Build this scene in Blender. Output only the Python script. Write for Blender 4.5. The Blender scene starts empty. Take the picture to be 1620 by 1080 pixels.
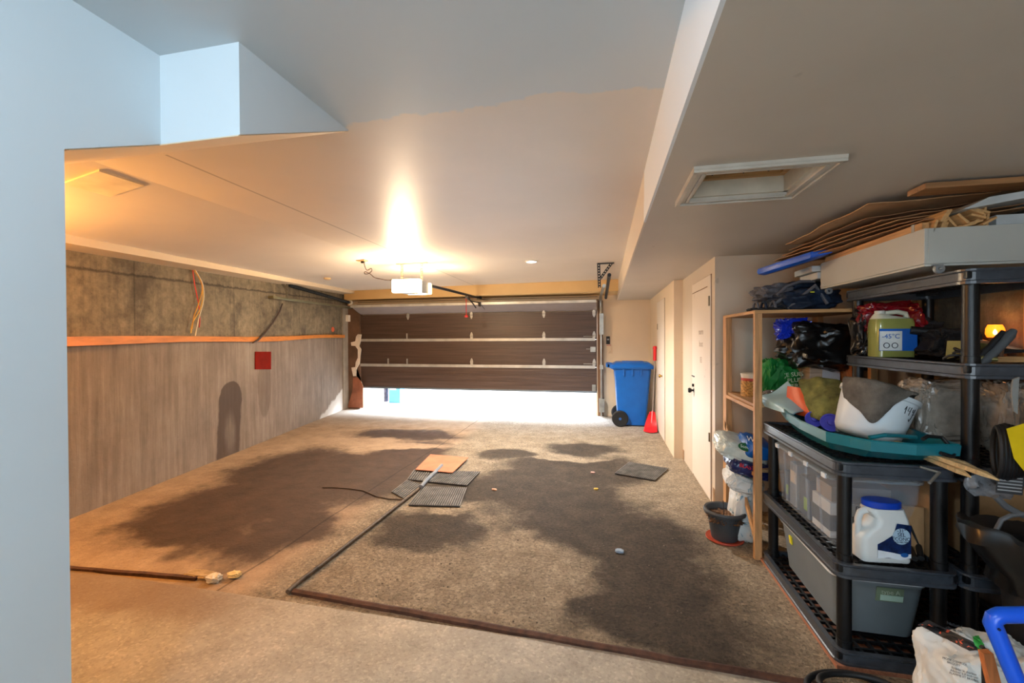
import bpy, bmesh, math, random
from mathutils import Vector, Matrix, Euler, noise
random.seed(7)
PI = math.pi
S = bpy.context.scene
COL = S.collection

# ------------------------------------------------------------------ camera, world, light, exposure
F, YAW, PITCH, ROLL = 681.6, .2110876, -.0087, .0047
cam_d = bpy.data.cameras.new('camera'); cam = bpy.data.objects.new('camera', cam_d); COL.objects.link(cam)
cam_d.sensor_fit = 'HORIZONTAL'; cam_d.sensor_width = 36; cam_d.lens = 36*F/1620; cam_d.clip_start = .02
RW = Matrix.Rotation(YAW, 3, 'Z') @ Matrix.Rotation(PITCH, 3, 'X') @ Matrix.Rotation(ROLL, 3, 'Y')
CAMP = Vector((0, 0, 1.5))
cam.matrix_world = Matrix.Translation(CAMP) @ (RW @ Matrix.Rotation(PI/2, 3, 'X')).to_4x4()
S.camera = cam
def ray(px, py): return RW @ Vector(((px-810)/F, 1, (540-py)/F))
def atz(px, py, z): r = ray(px, py); return CAMP + r*((z-1.5)/r.z)
def aty(px, py, y): r = ray(px, py); return CAMP + r*(y/r.y)
def atx(px, py, x): r = ray(px, py); return CAMP + r*(x/r.x)

S.view_settings.view_transform = 'Standard'; S.view_settings.look = 'None'
S.view_settings.gamma = 1; S.view_settings.use_curve_mapping = False
S.view_settings.exposure = 0.5
W = bpy.data.worlds.new('World'); S.world = W; W.use_nodes = True
wb = W.node_tree.nodes['Background']; wb.inputs[0].default_value = (.82, .91, 1, 1); wb.inputs[1].default_value = 3.0

def area(name, loc, target, sx, sy, power, col, spread=PI):
    l = bpy.data.lights.new(name, 'AREA'); l.shape = 'RECTANGLE'; l.size = sx; l.size_y = sy
    l.energy = power; l.color = col; l.spread = spread
    o = bpy.data.objects.new(name, l); COL.objects.link(o); o.location = loc
    o.rotation_euler = (Vector(target)-Vector(loc)).to_track_quat('-Z', 'Y').to_euler()
    return o
def point(name, loc, power, col, r=.03):
    l = bpy.data.lights.new(name, 'POINT'); l.energy = power; l.color = col; l.shadow_soft_size = r
    o = bpy.data.objects.new(name, l); COL.objects.link(o); o.location = loc; return o
area('window_daylight', (0.1, -2.35, 1.35), (0.0, 3, 1.3), 2.2, 1.5, 17, (.66, .86, 1))
area('driveway_daylight', (-2.6, 10.2, 1.7), (-2.6, 7.3, 0.0), 5.5, 1.6, 1500, (.78, .89, 1))
point('opener_bulb', (-2.50, 5.05, 2.12), 58, (1, .76, .50), .07)
point('side_bulb', (-3.7, 1.6, 2.05), 95, (1, .45, .10), .05)
point('entry_bulb', (-.6, -.45, 2.46), 58, (.66, .85, 1), .09)
point('opener_bulb_back', (-2.48, 5.67, 2.12), 50, (1, .76, .50), .07)
sp = bpy.data.lights.new('recessed_lamp', 'SPOT'); sp.energy = 380; sp.color = (1, .96, .92); sp.spot_size = 2.6; sp.spot_blend = .7; sp.shadow_soft_size = .05
spo = bpy.data.objects.new('recessed_lamp', sp); COL.objects.link(spo); spo.location = (-.93, 5.58, 2.47)

# ------------------------------------------------------------------ materials
def lin(c):
    c = c/255.0
    return c/12.92 if c <= .04045 else ((c+.055)/1.055)**2.4
def rgb(r, g, b): return (lin(r), lin(g), lin(b), 1)
class NT:
    def __init__(s, name):
        s.m = bpy.data.materials.new(name); s.m.use_nodes = True; s.t = s.m.node_tree
        s.b = s.t.nodes['Principled BSDF']
    def n(s, typ, **kw):
        o = s.t.nodes.new('ShaderNode'+typ)
        for k, v in kw.items():
            if k.startswith('i_'):
                key = k[2:]; key = int(key) if key.isdigit() else key.replace('_', ' ')
                if isinstance(v, bpy.types.NodeSocket): s.t.links.new(v, o.inputs[key])
                else: o.inputs[key].default_value = v
            else: setattr(o, k, v)
        return o
    def l(s, a, b): s.t.links.new(a, b)
    def math(s, op, a, b=0.0, clamp=False):
        o = s.t.nodes.new('ShaderNodeMath'); o.operation = op; o.use_clamp = clamp
        for i, v in enumerate((a, b)):
            if isinstance(v, bpy.types.NodeSocket): s.l(v, o.inputs[i])
            else: o.inputs[i].default_value = v
        return o.outputs[0]
    def mix(s, f, a, b, mode='MIX'):
        o = s.t.nodes.new('ShaderNodeMix'); o.data_type = 'RGBA'; o.blend_type = mode
        for i, v in ((0, f), (6, a), (7, b)):
            if isinstance(v, bpy.types.NodeSocket): s.l(v, o.inputs[i])
            else: o.inputs[i].default_value = v
        return o.outputs[2]
    def ramp(s, f, stops):
        o = s.t.nodes.new('ShaderNodeValToRGB'); e = o.color_ramp.elements
        while len(e) < len(stops): e.new(.5)
        for i, (p, c) in enumerate(stops):
            e[i].position = p; e[i].color = c if isinstance(c, tuple) else (c, c, c, 1)
        s.l(f, o.inputs[0]); return o.outputs[0]
    def noise(s, vec, scale, detail=4, rough=.55, dist=0):
        return s.n('TexNoise', i_Vector=vec, i_Scale=scale, i_Detail=detail, i_Roughness=rough, i_Distortion=dist).outputs[0]
    def pos(s, scale=(1, 1, 1)):
        g = s.n('NewGeometry').outputs['Position']
        if scale == (1, 1, 1): return g
        return s.n('VectorMath', operation='MULTIPLY', i_0=g, i_1=scale).outputs[0]
    def obj(s, scale=(1, 1, 1)):
        g = s.n('TexCoord').outputs['Object']
        return s.n('VectorMath', operation='MULTIPLY', i_0=g, i_1=scale).outputs[0]
    def bump(s, h, strength=.3, dist=.01):
        o = s.n('Bump', i_Strength=strength, i_Distance=dist, i_Height=h); s.l(o.outputs[0], s.b.inputs['Normal'])
    def ellipse(s, vec, cx, cy, rx, ry, rot=0, lo=.7, hi=1.25):
        m = s.n('Mapping', vector_type='TEXTURE', i_Vector=vec); m.inputs['Location'].default_value = (cx, cy, 0)
        m.inputs['Rotation'].default_value = (0, 0, math.radians(rot)); m.inputs['Scale'].default_value = (rx, ry, 1)
        ln = s.n('VectorMath', operation='LENGTH', i_0=m.outputs[0]).outputs['Value']
        r = s.n('MapRange', interpolation_type='SMOOTHSTEP', i_Value=ln); r.inputs[1].default_value = lo; r.inputs[2].default_value = hi
        r.inputs[3].default_value = 1; r.inputs[4].default_value = 0
        return r.outputs[0]
def flatpos(nt, warp=0, wscale=3):
    """world position with z dropped, optionally warped"""
    p = nt.pos((1, 1, 0))
    if warp:
        nz = nt.n('TexNoise', i_Vector=nt.pos(), i_Scale=wscale, i_Detail=4.0)
        d = nt.n('VectorMath', operation='SUBTRACT', i_0=nz.outputs['Color'], i_1=(.5, .5, .5)).outputs[0]
        d = nt.n('VectorMath', operation='MULTIPLY', i_0=d, i_1=(warp, warp, 0)).outputs[0]
        p = nt.n('VectorMath', operation='ADD', i_0=p, i_1=d).outputs[0]
    return p
MATS = {}
def pm(name, c, rough=.5, metal=0, var=.12, vs=6, bump=0, bs=40, spec=.5, coat=0, trans=0, alpha=1, emit=None, es=0, sc=(1, 1, 1), ior=1.45):
    if name in MATS: return MATS[name]
    t = NT(name); c4 = rgb(*c)
    n1 = t.noise(t.obj(sc), vs, 5)
    dark = tuple(x*(1-var*1.6) for x in c4[:3])+(1,); lite = tuple(min(1, x*(1+var)) for x in c4[:3])+(1,)
    t.l(t.ramp(n1, [(.3, dark), (.7, lite)]), t.b.inputs['Base Color'])
    t.b.inputs['Roughness'].default_value = rough; t.b.inputs['Metallic'].default_value = metal
    t.b.inputs['Specular IOR Level'].default_value = spec; t.b.inputs['Coat Weight'].default_value = coat
    t.b.inputs['Transmission Weight'].default_value = trans; t.b.inputs['Alpha'].default_value = alpha
    t.b.inputs['IOR'].default_value = ior
    if bump: t.bump(t.noise(t.obj(sc), bs, 4), bump, .006)
    if emit: t.b.inputs['Emission Color'].default_value = rgb(*emit); t.b.inputs['Emission Strength'].default_value = es
    MATS[name] = t.m; return t.m
def wood(name, c, axis=0, rough=.6, var=.22, freq=9):
    if name in MATS: return MATS[name]
    sc = [freq*4]*3; sc[axis] = freq*.25
    t = NT(name); c4 = rgb(*c); n1 = t.noise(t.obj(tuple(sc)), 1.6, 6, .6, .6)
    d = tuple(x*(1-var*1.8) for x in c4[:3])+(1,); li = tuple(min(1, x*(1+var)) for x in c4[:3])+(1,)
    t.l(t.ramp(n1, [(.3, d), (.55, c4), (.75, li)]), t.b.inputs['Base Color'])
    t.b.inputs['Roughness'].default_value = rough; t.bump(n1, .25, .003)
    MATS[name] = t.m; return t.m

# painted plaster: cream in the garage, white paint near the camera with a ragged edge
def plaster(name, base, var=.05):
    t = NT(name); c = rgb(*base)
    n1 = t.noise(t.pos(), 1.3, 5); n2 = t.noise(t.pos((1, 1, 1)), 22, 4)
    d = tuple(x*(1-var*2) for x in c[:3])+(1,)
    col = t.ramp(n1, [(.3, d), (.65, c)])
    sp1 = t.ramp(t.noise(t.pos(), 9, 2), [(.22, .82), (.27, 1.0)])
    col = t.mix(1, col, sp1, 'MULTIPLY')
    t.l(col, t.b.inputs['Base Color']); t.b.inputs['Roughness'].default_value = .5
    t.bump(n2, .12, .004); return t.m
def ceiling_mat():
    t = NT('ceiling_paint')
    cream, white = rgb(222, 211, 198), rgb(196, 203, 206)
    sep = t.n('SeparateXYZ', i_Vector=t.pos())
    nz = t.noise(t.pos((1.5, 1.5, 1)), 1.6, 5, .65)
    # paint edge about y = 1.84, following roller marks
    yv = t.math('ADD', sep.outputs[1], t.math('MULTIPLY', t.math('SUBTRACT', nz, .5), .34))
    m = t.n('MapRange', i_Value=yv); m.inputs[1].default_value = 1.805; m.inputs[2].default_value = 1.825
    n1 = t.noise(t.pos(), .9, 5)
    cr = t.ramp(n1, [(.3, tuple(x*.9 for x in cream[:3])+(1,)), (.65, cream)])
    col = t.mix(m.outputs[0], white, cr)
    # long plasterboard seam down the garage
    sx = t.math('ABSOLUTE', t.math('ADD', sep.outputs[0], t.math('ADD', t.math('MULTIPLY', sep.outputs[1], .017), 2.29)))
    sm = t.n('MapRange', i_Value=sx); sm.inputs[1].default_value = .004; sm.inputs[2].default_value = .012; sm.inputs[3].default_value = .55; sm.inputs[4].default_value = 1
    far = t.math('GREATER_THAN', sep.outputs[1], 1.9)
    seam = t.mix(far, (1, 1, 1, 1), sm.outputs[0])
    col = t.mix(1, col, seam, 'MULTIPLY')
    t.l(col, t.b.inputs['Base Color']); t.b.inputs['Roughness'].default_value = .42
    t.bump(t.noise(t.pos(), 6, 4), .08, .01); return t.m
M_cream = plaster('cream_wall_paint', (226, 205, 175))
M_white = plaster('white_wall_paint', (212, 220, 224), .02)
M_soffit = plaster('soffit_paint', (200, 190, 176), .04)
M_ceil = ceiling_mat()
M_door_white = plaster('door_paint', (224, 211, 194), .03)
M_header = plaster('header_paint', (222, 186, 128), .05)

def floor_mat():
    t = NT('garage_concrete')
    P = t.pos(); fp = flatpos(t, .7, 1.9)
    sep = t.n('SeparateXYZ', i_Vector=P)
    big = t.noise(P, .8, 5); mid = t.noise(P, 5, 6, .65); fine = t.noise(P, 60, 4, .7)
    vor = t.n('TexVoronoi', i_Vector=P, i_Scale=75.0).outputs['Distance']
    lightR = t.ramp(mid, [(.3, rgb(134, 119, 98)), (.7, rgb(174, 158, 134))])
    lightL = t.ramp(mid, [(.3, rgb(138, 116, 94)), (.7, rgb(170, 146, 120))])
    isR = t.n('MapRange', i_Value=sep.outputs[0]); isR.inputs[1].default_value = -2.15; isR.inputs[2].default_value = -1.95
    base = t.mix(isR.outputs[0], lightL, lightR)
    dark = t.mix(isR.outputs[0], t.ramp(mid, [(.25, rgb(54, 42, 35)), (.75, rgb(80, 63, 52))]), t.ramp(mid, [(.25, rgb(54, 46, 38)), (.75, rgb(88, 76, 62))]))
    E = [(-3.15, 3.45, .95, .85, 0), (-2.6, 4.3, 1.0, 1.0, 0), (-3.2, 2.75, .75, .35, -10), (-3.0, 6.2, 1.0, .35, 0), (-2.45, 2.9, .35, .6, 0), (-3.0, 4.7, .9, .35, 0),
         (-1.35, 3.15, .5, .42, 20), (-1.2, 4.1, .7, .45, 0), (-.75, 4.2, .6, .8, 0), (-.3, 5.9, .55, .35, -10), (-1.2, 5.4, .45, .28, 0),
         (-.1, 4.9, .6, .7, 0), (-.25, 3.9, .65, .7, 0), (.15, 3.2, .45, .7, 0), (.35, 2.7, .5, .5, 0), (.55, 2.25, .45, .3, 0), (.1, 2.3, .35, .25, 0)]
    acc = None
    for e in E:
        m = t.ellipse(fp, *e, lo=.35, hi=1.35)
        acc = m if acc is None else t.math('MAXIMUM', acc, m)
    for e in [(-.2, 3.4, .7, .6, 0), (.35, 3.3, .4, .5, 0), (-3.3, 3.1, .8, .7, 20), (-3.6, 4.3, .7, 1.0, 10), (-2.5, 5.0, .6, 1.0, 0), (-.5, 4.9, .8, .5, 0)]:
        acc = t.math('MAXIMUM', acc, t.ellipse(fp, *e, lo=.35, hi=1.35))
    for e in [(-1.33, 3.5, .2, .13, 10), (-.35, 5.35, .42, .12, 5), (-2.9, 5.55, .8, .16, 0), (-.5, 2.9, .35, .35, 0)]:
        m = t.ellipse(fp, *e, lo=.5, hi=1.3)
        acc = t.math('SUBTRACT', acc, t.math('MULTIPLY', m, .85), True)
    br = t.n('MapRange', i_Value=mid); br.inputs[1].default_value = .3; br.inputs[2].default_value = .7; br.inputs[3].default_value = .7; br.inputs[4].default_value = 1.1
    acc = t.math('MULTIPLY', acc, br.outputs[0], True)
    hi_ = t.noise(P, 9, 8, .75)
    ed = t.n('MapRange', interpolation_type='SMOOTHSTEP', i_Value=t.math('ADD', acc, t.math('MULTIPLY', t.math('SUBTRACT', hi_, .5), .8))); ed.inputs[1].default_value = .02; ed.inputs[2].default_value = .72
    acc = ed.outputs[0]
    col = t.mix(acc, base, dark)
    # daylight glow from under the raised door, painted into the floor colour
    door_glow = t.n('MapRange', interpolation_type='SMOOTHSTEP', i_Value=t.math('ADD', sep.outputs[1], t.math('MULTIPLY', mid, .9))); door_glow.inputs[1].default_value = 6.7; door_glow.inputs[2].default_value = 8.4
    col = t.mix(t.math('MULTIPLY', door_glow.outputs[0], .75), col, rgb(196, 190, 182))
    # pale dust by the closets and the left wall
    de = t.n('MapRange', interpolation_type='SMOOTHSTEP', i_Value=t.math('ADD', sep.outputs[0], t.math('MULTIPLY', mid, .5))); de.inputs[1].default_value = .75; de.inputs[2].default_value = 1.2
    col = t.mix(t.math('MULTIPLY', de.outputs[0], .6), col, rgb(170, 150, 124))
    # slab joint
    sx = t.math('ABSOLUTE', t.math('ADD', sep.outputs[0], t.math('ADD', 2.26, t.math('MULTIPLY', t.math('SUBTRACT', big, .5), .1))))
    j = t.n('MapRange', i_Value=sx); j.inputs[1].default_value = .003; j.inputs[2].default_value = .012; j.inputs[3].default_value = .45; j.inputs[4].default_value = 1
    col = t.mix(1, col, j.outputs[0], 'MULTIPLY')
    spk = t.ramp(t.noise(P, 60, 3, .8), [(.34, .35), (.46, 1.0), (.6, 1.0), (.7, 1.5)])
    col = t.mix(t.math('ADD', t.math('MULTIPLY', isR.outputs[0], .6), .3), col, t.mix(1, col, spk, 'MULTIPLY'))
    vc = t.n('TexVoronoi', i_Vector=P, i_Scale=62.0); vs_ = t.n('SeparateXYZ', i_Vector=vc.outputs['Color']).outputs[0]
    st_ = t.ramp(vs_, [(0.0, .48), (.35, .85), (.75, 1.0), (.95, 1.4)])
    col = t.mix(t.math('ADD', t.math('MULTIPLY', isR.outputs[0], .5), .12), col, t.mix(1, col, st_, 'MULTIPLY'))
    t.l(col, t.b.inputs['Base Color']); t.b.inputs['Roughness'].default_value = .75
    t.b.inputs['Specular IOR Level'].default_value = .3
    hh = t.math('ADD', t.math('MULTIPLY', t.noise(P, 48, 4, .7), t.math('ADD', t.math('MULTIPLY', isR.outputs[0], .8), .2)), t.math('MULTIPLY', mid, .5))
    t.bump(hh, .9, .03); return t.m
def slab_mat():
    t = NT('entry_concrete'); P = t.pos(); mid = t.noise(P, 4, 6, .65)
    col = t.ramp(mid, [(.3, rgb(148, 138, 122)), (.7, rgb(180, 170, 152))])
    spk = t.ramp(t.noise(P, 120, 3, .8), [(.3, .6), (.42, 1.0), (.62, 1.0), (.72, 1.35)])
    col = t.mix(.5, col, t.mix(1, col, spk, 'MULTIPLY'))
    vs_ = t.n('SeparateXYZ', i_Vector=t.n('TexVoronoi', i_Vector=P, i_Scale=85.0).outputs['Color']).outputs[0]
    col = t.mix(.4, col, t.mix(1, col, t.ramp(vs_, [(0.0, .5), (.3, .9), (.8, 1.0), (.97, 1.5)]), 'MULTIPLY'))
    e = t.ellipse(flatpos(t, .3, 3), -2.9, 2.05, 1.1, .28, -4, .5, 1.2)
    col = t.mix(t.math('MULTIPLY', e, .65), col, rgb(112, 84, 66))
    t.l(col, t.b.inputs['Base Color']); t.b.inputs['Roughness'].default_value = .55
    t.bump(t.noise(P, 60, 4, .7), .35, .01); return t.m
def concrete_wall_mat():
    t = NT('poured_concrete'); P = t.pos(); sep = t.n('SeparateXYZ', i_Vector=P); z = sep.outputs[2]
    st = t.math('ADD', t.math('MULTIPLY', t.noise(t.pos((9, 9, .5)), 2.0, 7, .7), .55), t.math('MULTIPLY', t.noise(t.pos((1, 1, .6)), 2.6, 7, .7), .45)); mid = t.noise(P, 3, 6, .65); sm = t.noise(P, 14, 5, .7)
    low = t.ramp(st, [(.32, rgb(104, 90, 80)), (.5, rgb(132, 118, 106)), (.68, rgb(158, 145, 133))])
    up = t.ramp(t.math('ADD', t.math('MULTIPLY', st, .55), t.math('MULTIPLY', sm, .45)), [(.34, rgb(78, 70, 58)), (.5, rgb(122, 110, 90)), (.66, rgb(152, 139, 116))])
    zz = t.n('MapRange', i_Value=t.math('ADD', z, t.math('MULTIPLY', mid, .06))); zz.inputs[1].default_value = 1.5; zz.inputs[2].default_value = 1.56
    col = t.mix(zz.outputs[0], low, up)
    # soot blotches near the top
    bl = t.math('MULTIPLY', t.ramp(t.noise(t.pos((1, 1, 1)), 1.7, 6, .7), [(.5, 0.0), (.66, 1.0)]), zz.outputs[0])
    col = t.mix(t.math('MULTIPLY', bl, .7), col, rgb(58, 52, 44))
    pit = t.ramp(t.noise(P, 38, 3, .7), [(.26, .45), (.34, 1.0)]); col = t.mix(.8, col, t.mix(1, col, pit, 'MULTIPLY'))
    # form line under the ceiling
    fl = t.math('ABSOLUTE', t.math('SUBTRACT', t.math('ADD', z, t.math('MULTIPLY', t.math('SUBTRACT', sm, .5), .06)), t.math('ADD', 2.02, t.math('MULTIPLY', sep.outputs[1], .032))))
    fm = t.n('MapRange', i_Value=fl); fm.inputs[1].default_value = .004; fm.inputs[2].default_value = .02; fm.inputs[3].default_value = .35; fm.inputs[4].default_value = 1
    col = t.mix(1, col, fm.outputs[0], 'MULTIPLY')
    # vertical form joints
    for yy in (3.35, 4.78, 6.4):
        a = t.math('ABSOLUTE', t.math('SUBTRACT', sep.outputs[1], yy)); fm2 = t.n('MapRange', i_Value=a); fm2.inputs[1].default_value = .003; fm2.inputs[2].default_value = .012
        fm2.inputs[3].default_value = .6; fm2.inputs[4].default_value = 1; col = t.mix(zz.outputs[0], col, t.mix(1, col, fm2.outputs[0], 'MULTIPLY'))
    # water stains: an arched patch standing on the floor, a streak below the red plate
    yz = t.n('CombineXYZ', i_X=sep.outputs[1], i_Y=z, i_Z=0.0).outputs[0]
    nz = t.n('TexNoise', i_Vector=P, i_Scale=8.0, i_Detail=3.0); d = t.n('VectorMath', operation='SUBTRACT', i_0=nz.outputs['Color'], i_1=(.5, .5, .5)).outputs[0]
    d = t.n('VectorMath', operation='MULTIPLY', i_0=d, i_1=(.05, .05, 0)).outputs[0]; yz = t.n('VectorMath', operation='ADD', i_0=yz, i_1=d).outputs[0]
    a = t.ellipse(yz, 4.70, .72, .225, .24, 0, .92, 1.0)
    ax = t.math('ABSOLUTE', t.math('SUBTRACT', t.n('SeparateXYZ', i_Vector=yz).outputs[0], t.math('ADD', 4.64, t.math('MULTIPLY', z, .08))))
    b = t.n('MapRange', i_Value=ax); b.inputs[1].default_value = .195; b.inputs[2].default_value = .225; b.inputs[3].default_value = 1; b.inputs[4].default_value = 0
    b = t.math('MULTIPLY', b.outputs[0], t.math('LESS_THAN', z, .74))
    inn = t.ellipse(yz, 4.68, .28, .12, .3, 0, .3, 1.2)
    st1 = t.math('MAXIMUM', a, b)
    st1 = t.math('SUBTRACT', st1, t.math('MULTIPLY', inn, .55), True)
    col = t.mix(t.math('MULTIPLY', st1, .85), col, rgb(66, 52, 44))
    g = t.ellipse(yz, 5.42, .8, .16, .46, 0, .9, 1.05)
    col = t.mix(t.math('MULTIPLY', g, .45), col, rgb(92, 74, 62))
    # paler wedge at the foot of the wall near the door
    wv = t.math('SUBTRACT', t.math('SUBTRACT', sep.outputs[1], t.math('MULTIPLY', z, 2.2)), t.math('MULTIPLY', t.math('SUBTRACT', mid, .5), .5))
    wm = t.n('MapRange', i_Value=wv); wm.inputs[1].default_value = 7.05; wm.inputs[2].default_value = 7.15
    col = t.mix(t.math('MULTIPLY', wm.outputs[0], .85), col, rgb(214, 210, 204))
    t.l(col, t.b.inputs['Base Color']); t.b.inputs['Roughness'].default_value = .8
    t.bump(t.math('ADD', t.math('MULTIPLY', st, .5), sm), .35, .012); return t.m
M_floor = floor_mat(); M_slab = slab_mat(); M_conc = concrete_wall_mat()
M_black = pm('black_plastic', (15, 16, 18), .36, var=.25, vs=30, bump=.12, bs=120)
M_rim = pm('dusty_sheen_plastic', (58, 64, 72), .3, var=.2, vs=30, bump=.1, bs=120, spec=.8)  # rim colour holds dust plus a painted-in reflection of the bright room
M_blackg = pm('black_rubber', (20, 21, 23), .55)
M_steel = pm('galvanised_steel', (168, 166, 158), .38, .75, var=.18)
M_darksteel = pm('dark_steel', (44, 44, 46), .4, .6)
M_pine = wood('pine_wood_z', (190, 142, 92), 2)
M_pinex = wood('pine_wood_x', (190, 145, 92), 0)
M_piney = wood('pine_wood_y', (188, 142, 92), 1)
M_rust = pm('rusty_steel', (84, 54, 40), .7, .2, var=.35, vs=20, bump=.5, bs=40)

# ------------------------------------------------------------------ mesh helpers
WL = {}
class MB:
    def __init__(s): s.bm = bmesh.new()
    def box(s, x0, x1, y0, y1, z0, z1, bev=0, rot=None, piv=None, seg=2):
        vs = [s.bm.verts.new((x, y, z)) for x in (x0, x1) for y in (y0, y1) for z in (z0, z1)]
        fs = [s.bm.faces.new([vs[i] for i in q]) for q in ((0, 1, 3, 2), (4, 6, 7, 5), (0, 4, 5, 1), (2, 3, 7, 6), (0, 2, 6, 4), (1, 5, 7, 3))]
        if rot:
            c = Vector(piv) if piv else Vector(((x0+x1)/2, (y0+y1)/2, (z0+z1)/2)); R = Euler(rot).to_matrix()
            for v in vs: v.co = c + R @ (v.co-c)
        if bev:
            es = list({e for f in fs for e in f.edges})
            bmesh.ops.bevel(s.bm, geom=es, offset=bev, segments=seg, affect='EDGES', profile=.7)
        return s
    def prism(s, pts, z0, z1, mat=None):
        """pts 2D, extruded along local z; mat maps to the world"""
        lo = [s.bm.verts.new((p[0], p[1], z0)) for p in pts]; hi = [s.bm.verts.new((p[0], p[1], z1)) for p in pts]
        s.bm.faces.new(lo[::-1]); s.bm.faces.new(hi); n = len(pts)
        for i in range(n): s.bm.faces.new((lo[i], lo[(i+1) % n], hi[(i+1) % n], hi[i]))
        if mat is not None:
            for v in lo+hi: v.co = mat @ v.co
        return s
    def tube(s, pts, r, n=10, cap=True, closed=False):
        pts = [Vector(p) for p in pts]; N = len(pts); rs = r if isinstance(r, (list, tuple)) else [r]*N
        rings = []; up = None
        for i, p in enumerate(pts):
            if closed: d = pts[(i+1) % N]-pts[i-1]
            else: d = pts[min(i+1, N-1)]-pts[max(i-1, 0)]
            d.normalize()
            if up is None: up = Vector((0, 0, 1)) if abs(d.z) < .9 else Vector((1, 0, 0))
            a = d.cross(up)
            if a.length < 1e-4: a = d.orthogonal()
            a.normalize(); b = a.cross(d); b.normalize(); up = b
            rings.append([s.bm.verts.new(p+(a*math.cos(2*PI*k/n)+b*math.sin(2*PI*k/n))*rs[i]) for k in range(n)])
        for i in range(N if closed else N-1):
            A, B = rings[i], rings[(i+1) % N]
            for k in range(n): s.bm.faces.new((A[k], A[(k+1) % n], B[(k+1) % n], B[k]))
        if cap and not closed: s.bm.faces.new(rings[0][::-1]); s.bm.faces.new(rings[-1])
        return s
    def lathe(s, prof, c, n=32, mat=None, sx=1, sy=1):
        """prof (r,z) list, revolved about z through c"""
        M = mat or Matrix.Identity(4); c = Vector(c); rings = []
        for r, z in prof:
            if r < 1e-6: rings.append([s.bm.verts.new(c+M.to_3x3() @ Vector((0, 0, z)))])
            else: rings.append([s.bm.verts.new(c+M.to_3x3() @ Vector((r*sx*math.cos(2*PI*k/n), r*sy*math.sin(2*PI*k/n), z))) for k in range(n)])
        for A, B in zip(rings, rings[1:]):
            for k in range(n):
                if len(A) == 1 and len(B) == 1: continue
                if len(A) == 1: s.bm.faces.new((A[0], B[(k+1) % n], B[k]))
                elif len(B) == 1: s.bm.faces.new((A[k], A[(k+1) % n], B[0]))
                else: s.bm.faces.new((A[k], A[(k+1) % n], B[(k+1) % n], B[k]))
        return s
    def loft(s, loops, cap0=True, cap1=True):
        R = [[s.bm.verts.new(p) for p in L] for L in loops]; n = len(R[0])
        for A, B in zip(R, R[1:]):
            for k in range(n): s.bm.faces.new((A[k], A[(k+1) % n], B[(k+1) % n], B[k]))
        if cap0: s.bm.faces.new(R[0][::-1])
        if cap1: s.bm.faces.new(R[-1])
        return s
    def sheet(s, ctrl, n=10, thick=.004, amp=0, freq=6, seed=0):
        ctrl = [[Vector(p) for p in row] for row in ctrl]
        def cr(P, t):
            m = len(P)-1; u = t*m; i = min(int(u), m-1); f = u-i
            a, b, c, d = P[max(i-1, 0)], P[i], P[i+1], P[min(i+2, m)]
            return ((b*2)+(c-a)*f+(a*2-b*5+c*4-d)*f*f+(b*3-a-c*3+d)*f**3)*.5
        U = (len(ctrl)-1)*n; V = (len(ctrl[0])-1)*n; G = []
        for i in range(U+1):
            row = [cr([ctrl[a][b] for a in range(len(ctrl))], i/U) for b in range(len(ctrl[0]))]
            G.append([cr(row, j/V) for j in range(V+1)])
        def nrm(i, j):
            a = G[min(i+1, U)][j]-G[max(i-1, 0)][j]; b = G[i][min(j+1, V)]-G[i][max(j-1, 0)]
            c = a.cross(b); return c.normalized() if c.length > 1e-9 else Vector((0, 0, 1))
        top, bot = [], []
        for i in range(U+1):
            tr, br = [], []
            for j in range(V+1):
                nn = nrm(i, j); p = G[i][j].copy()
                if amp: p += nn*amp*(noise.noise(p*freq+Vector((seed, seed*2, 0)))+.5*noise.noise(p*freq*2.3+Vector((seed, 0, 5))))
                tr.append(s.bm.verts.new(p+nn*thick/2)); br.append(s.bm.verts.new(p-nn*thick/2))
            top.append(tr); bot.append(br)
        for i in range(U):
            for j in range(V):
                s.bm.faces.new((top[i][j], top[i+1][j], top[i+1][j+1], top[i][j+1]))
                s.bm.faces.new((bot[i][j], bot[i][j+1], bot[i+1][j+1], bot[i+1][j]))
        for i in range(U):
            s.bm.faces.new((top[i+1][0], top[i][0], bot[i][0], bot[i+1][0])); s.bm.faces.new((top[i][V], top[i+1][V], bot[i+1][V], bot[i][V]))
        for j in range(V):
            s.bm.faces.new((top[0][j], top[0][j+1], bot[0][j+1], bot[0][j])); s.bm.faces.new((top[U][j+1], top[U][j], bot[U][j], bot[U][j+1]))
        return s
    def bag(s, c, size, seed=0, amp=.08, freq=3, e=.55, sub=5, rot=(0, 0, 0), crease=.03, cf=9, floor=None, floor_top=None):
        t = bmesh.new(); bmesh.ops.create_icosphere(t, subdivisions=sub, radius=1)
        R = Euler(rot).to_matrix(); c = Vector(c); sd = Vector((seed*3.1, seed*1.7, seed)); mp = {}
        for v in t.verts:
            p = v.co.normalized(); q = Vector([math.copysign(abs(a)**e, a) for a in p])
            q *= 1/max(.6, (abs(q.x)**4+abs(q.y)**4+abs(q.z)**4)**.25)
            w = 1+amp*noise.noise(p*freq+sd)
            r = 1-abs(noise.noise(p*cf+sd*2+Vector([noise.noise(p*2+sd)]*3)*2)); r2 = 1-abs(noise.noise(p*cf*2.4+sd))
            w += crease*(r**3-.4)+crease*.5*(r2**3-.4)
            q = Vector((q.x*size[0]*w, q.y*size[1]*w, q.z*size[2]*w)); q = c+R @ q
            if floor is not None and q.z < floor: q.z = floor
            if floor_top is not None and q.z > floor_top: q.z = floor_top
            mp[v] = s.bm.verts.new(q)
        for f in t.faces: s.bm.faces.new([mp[v] for v in f.verts])
        t.free(); return s
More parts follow.
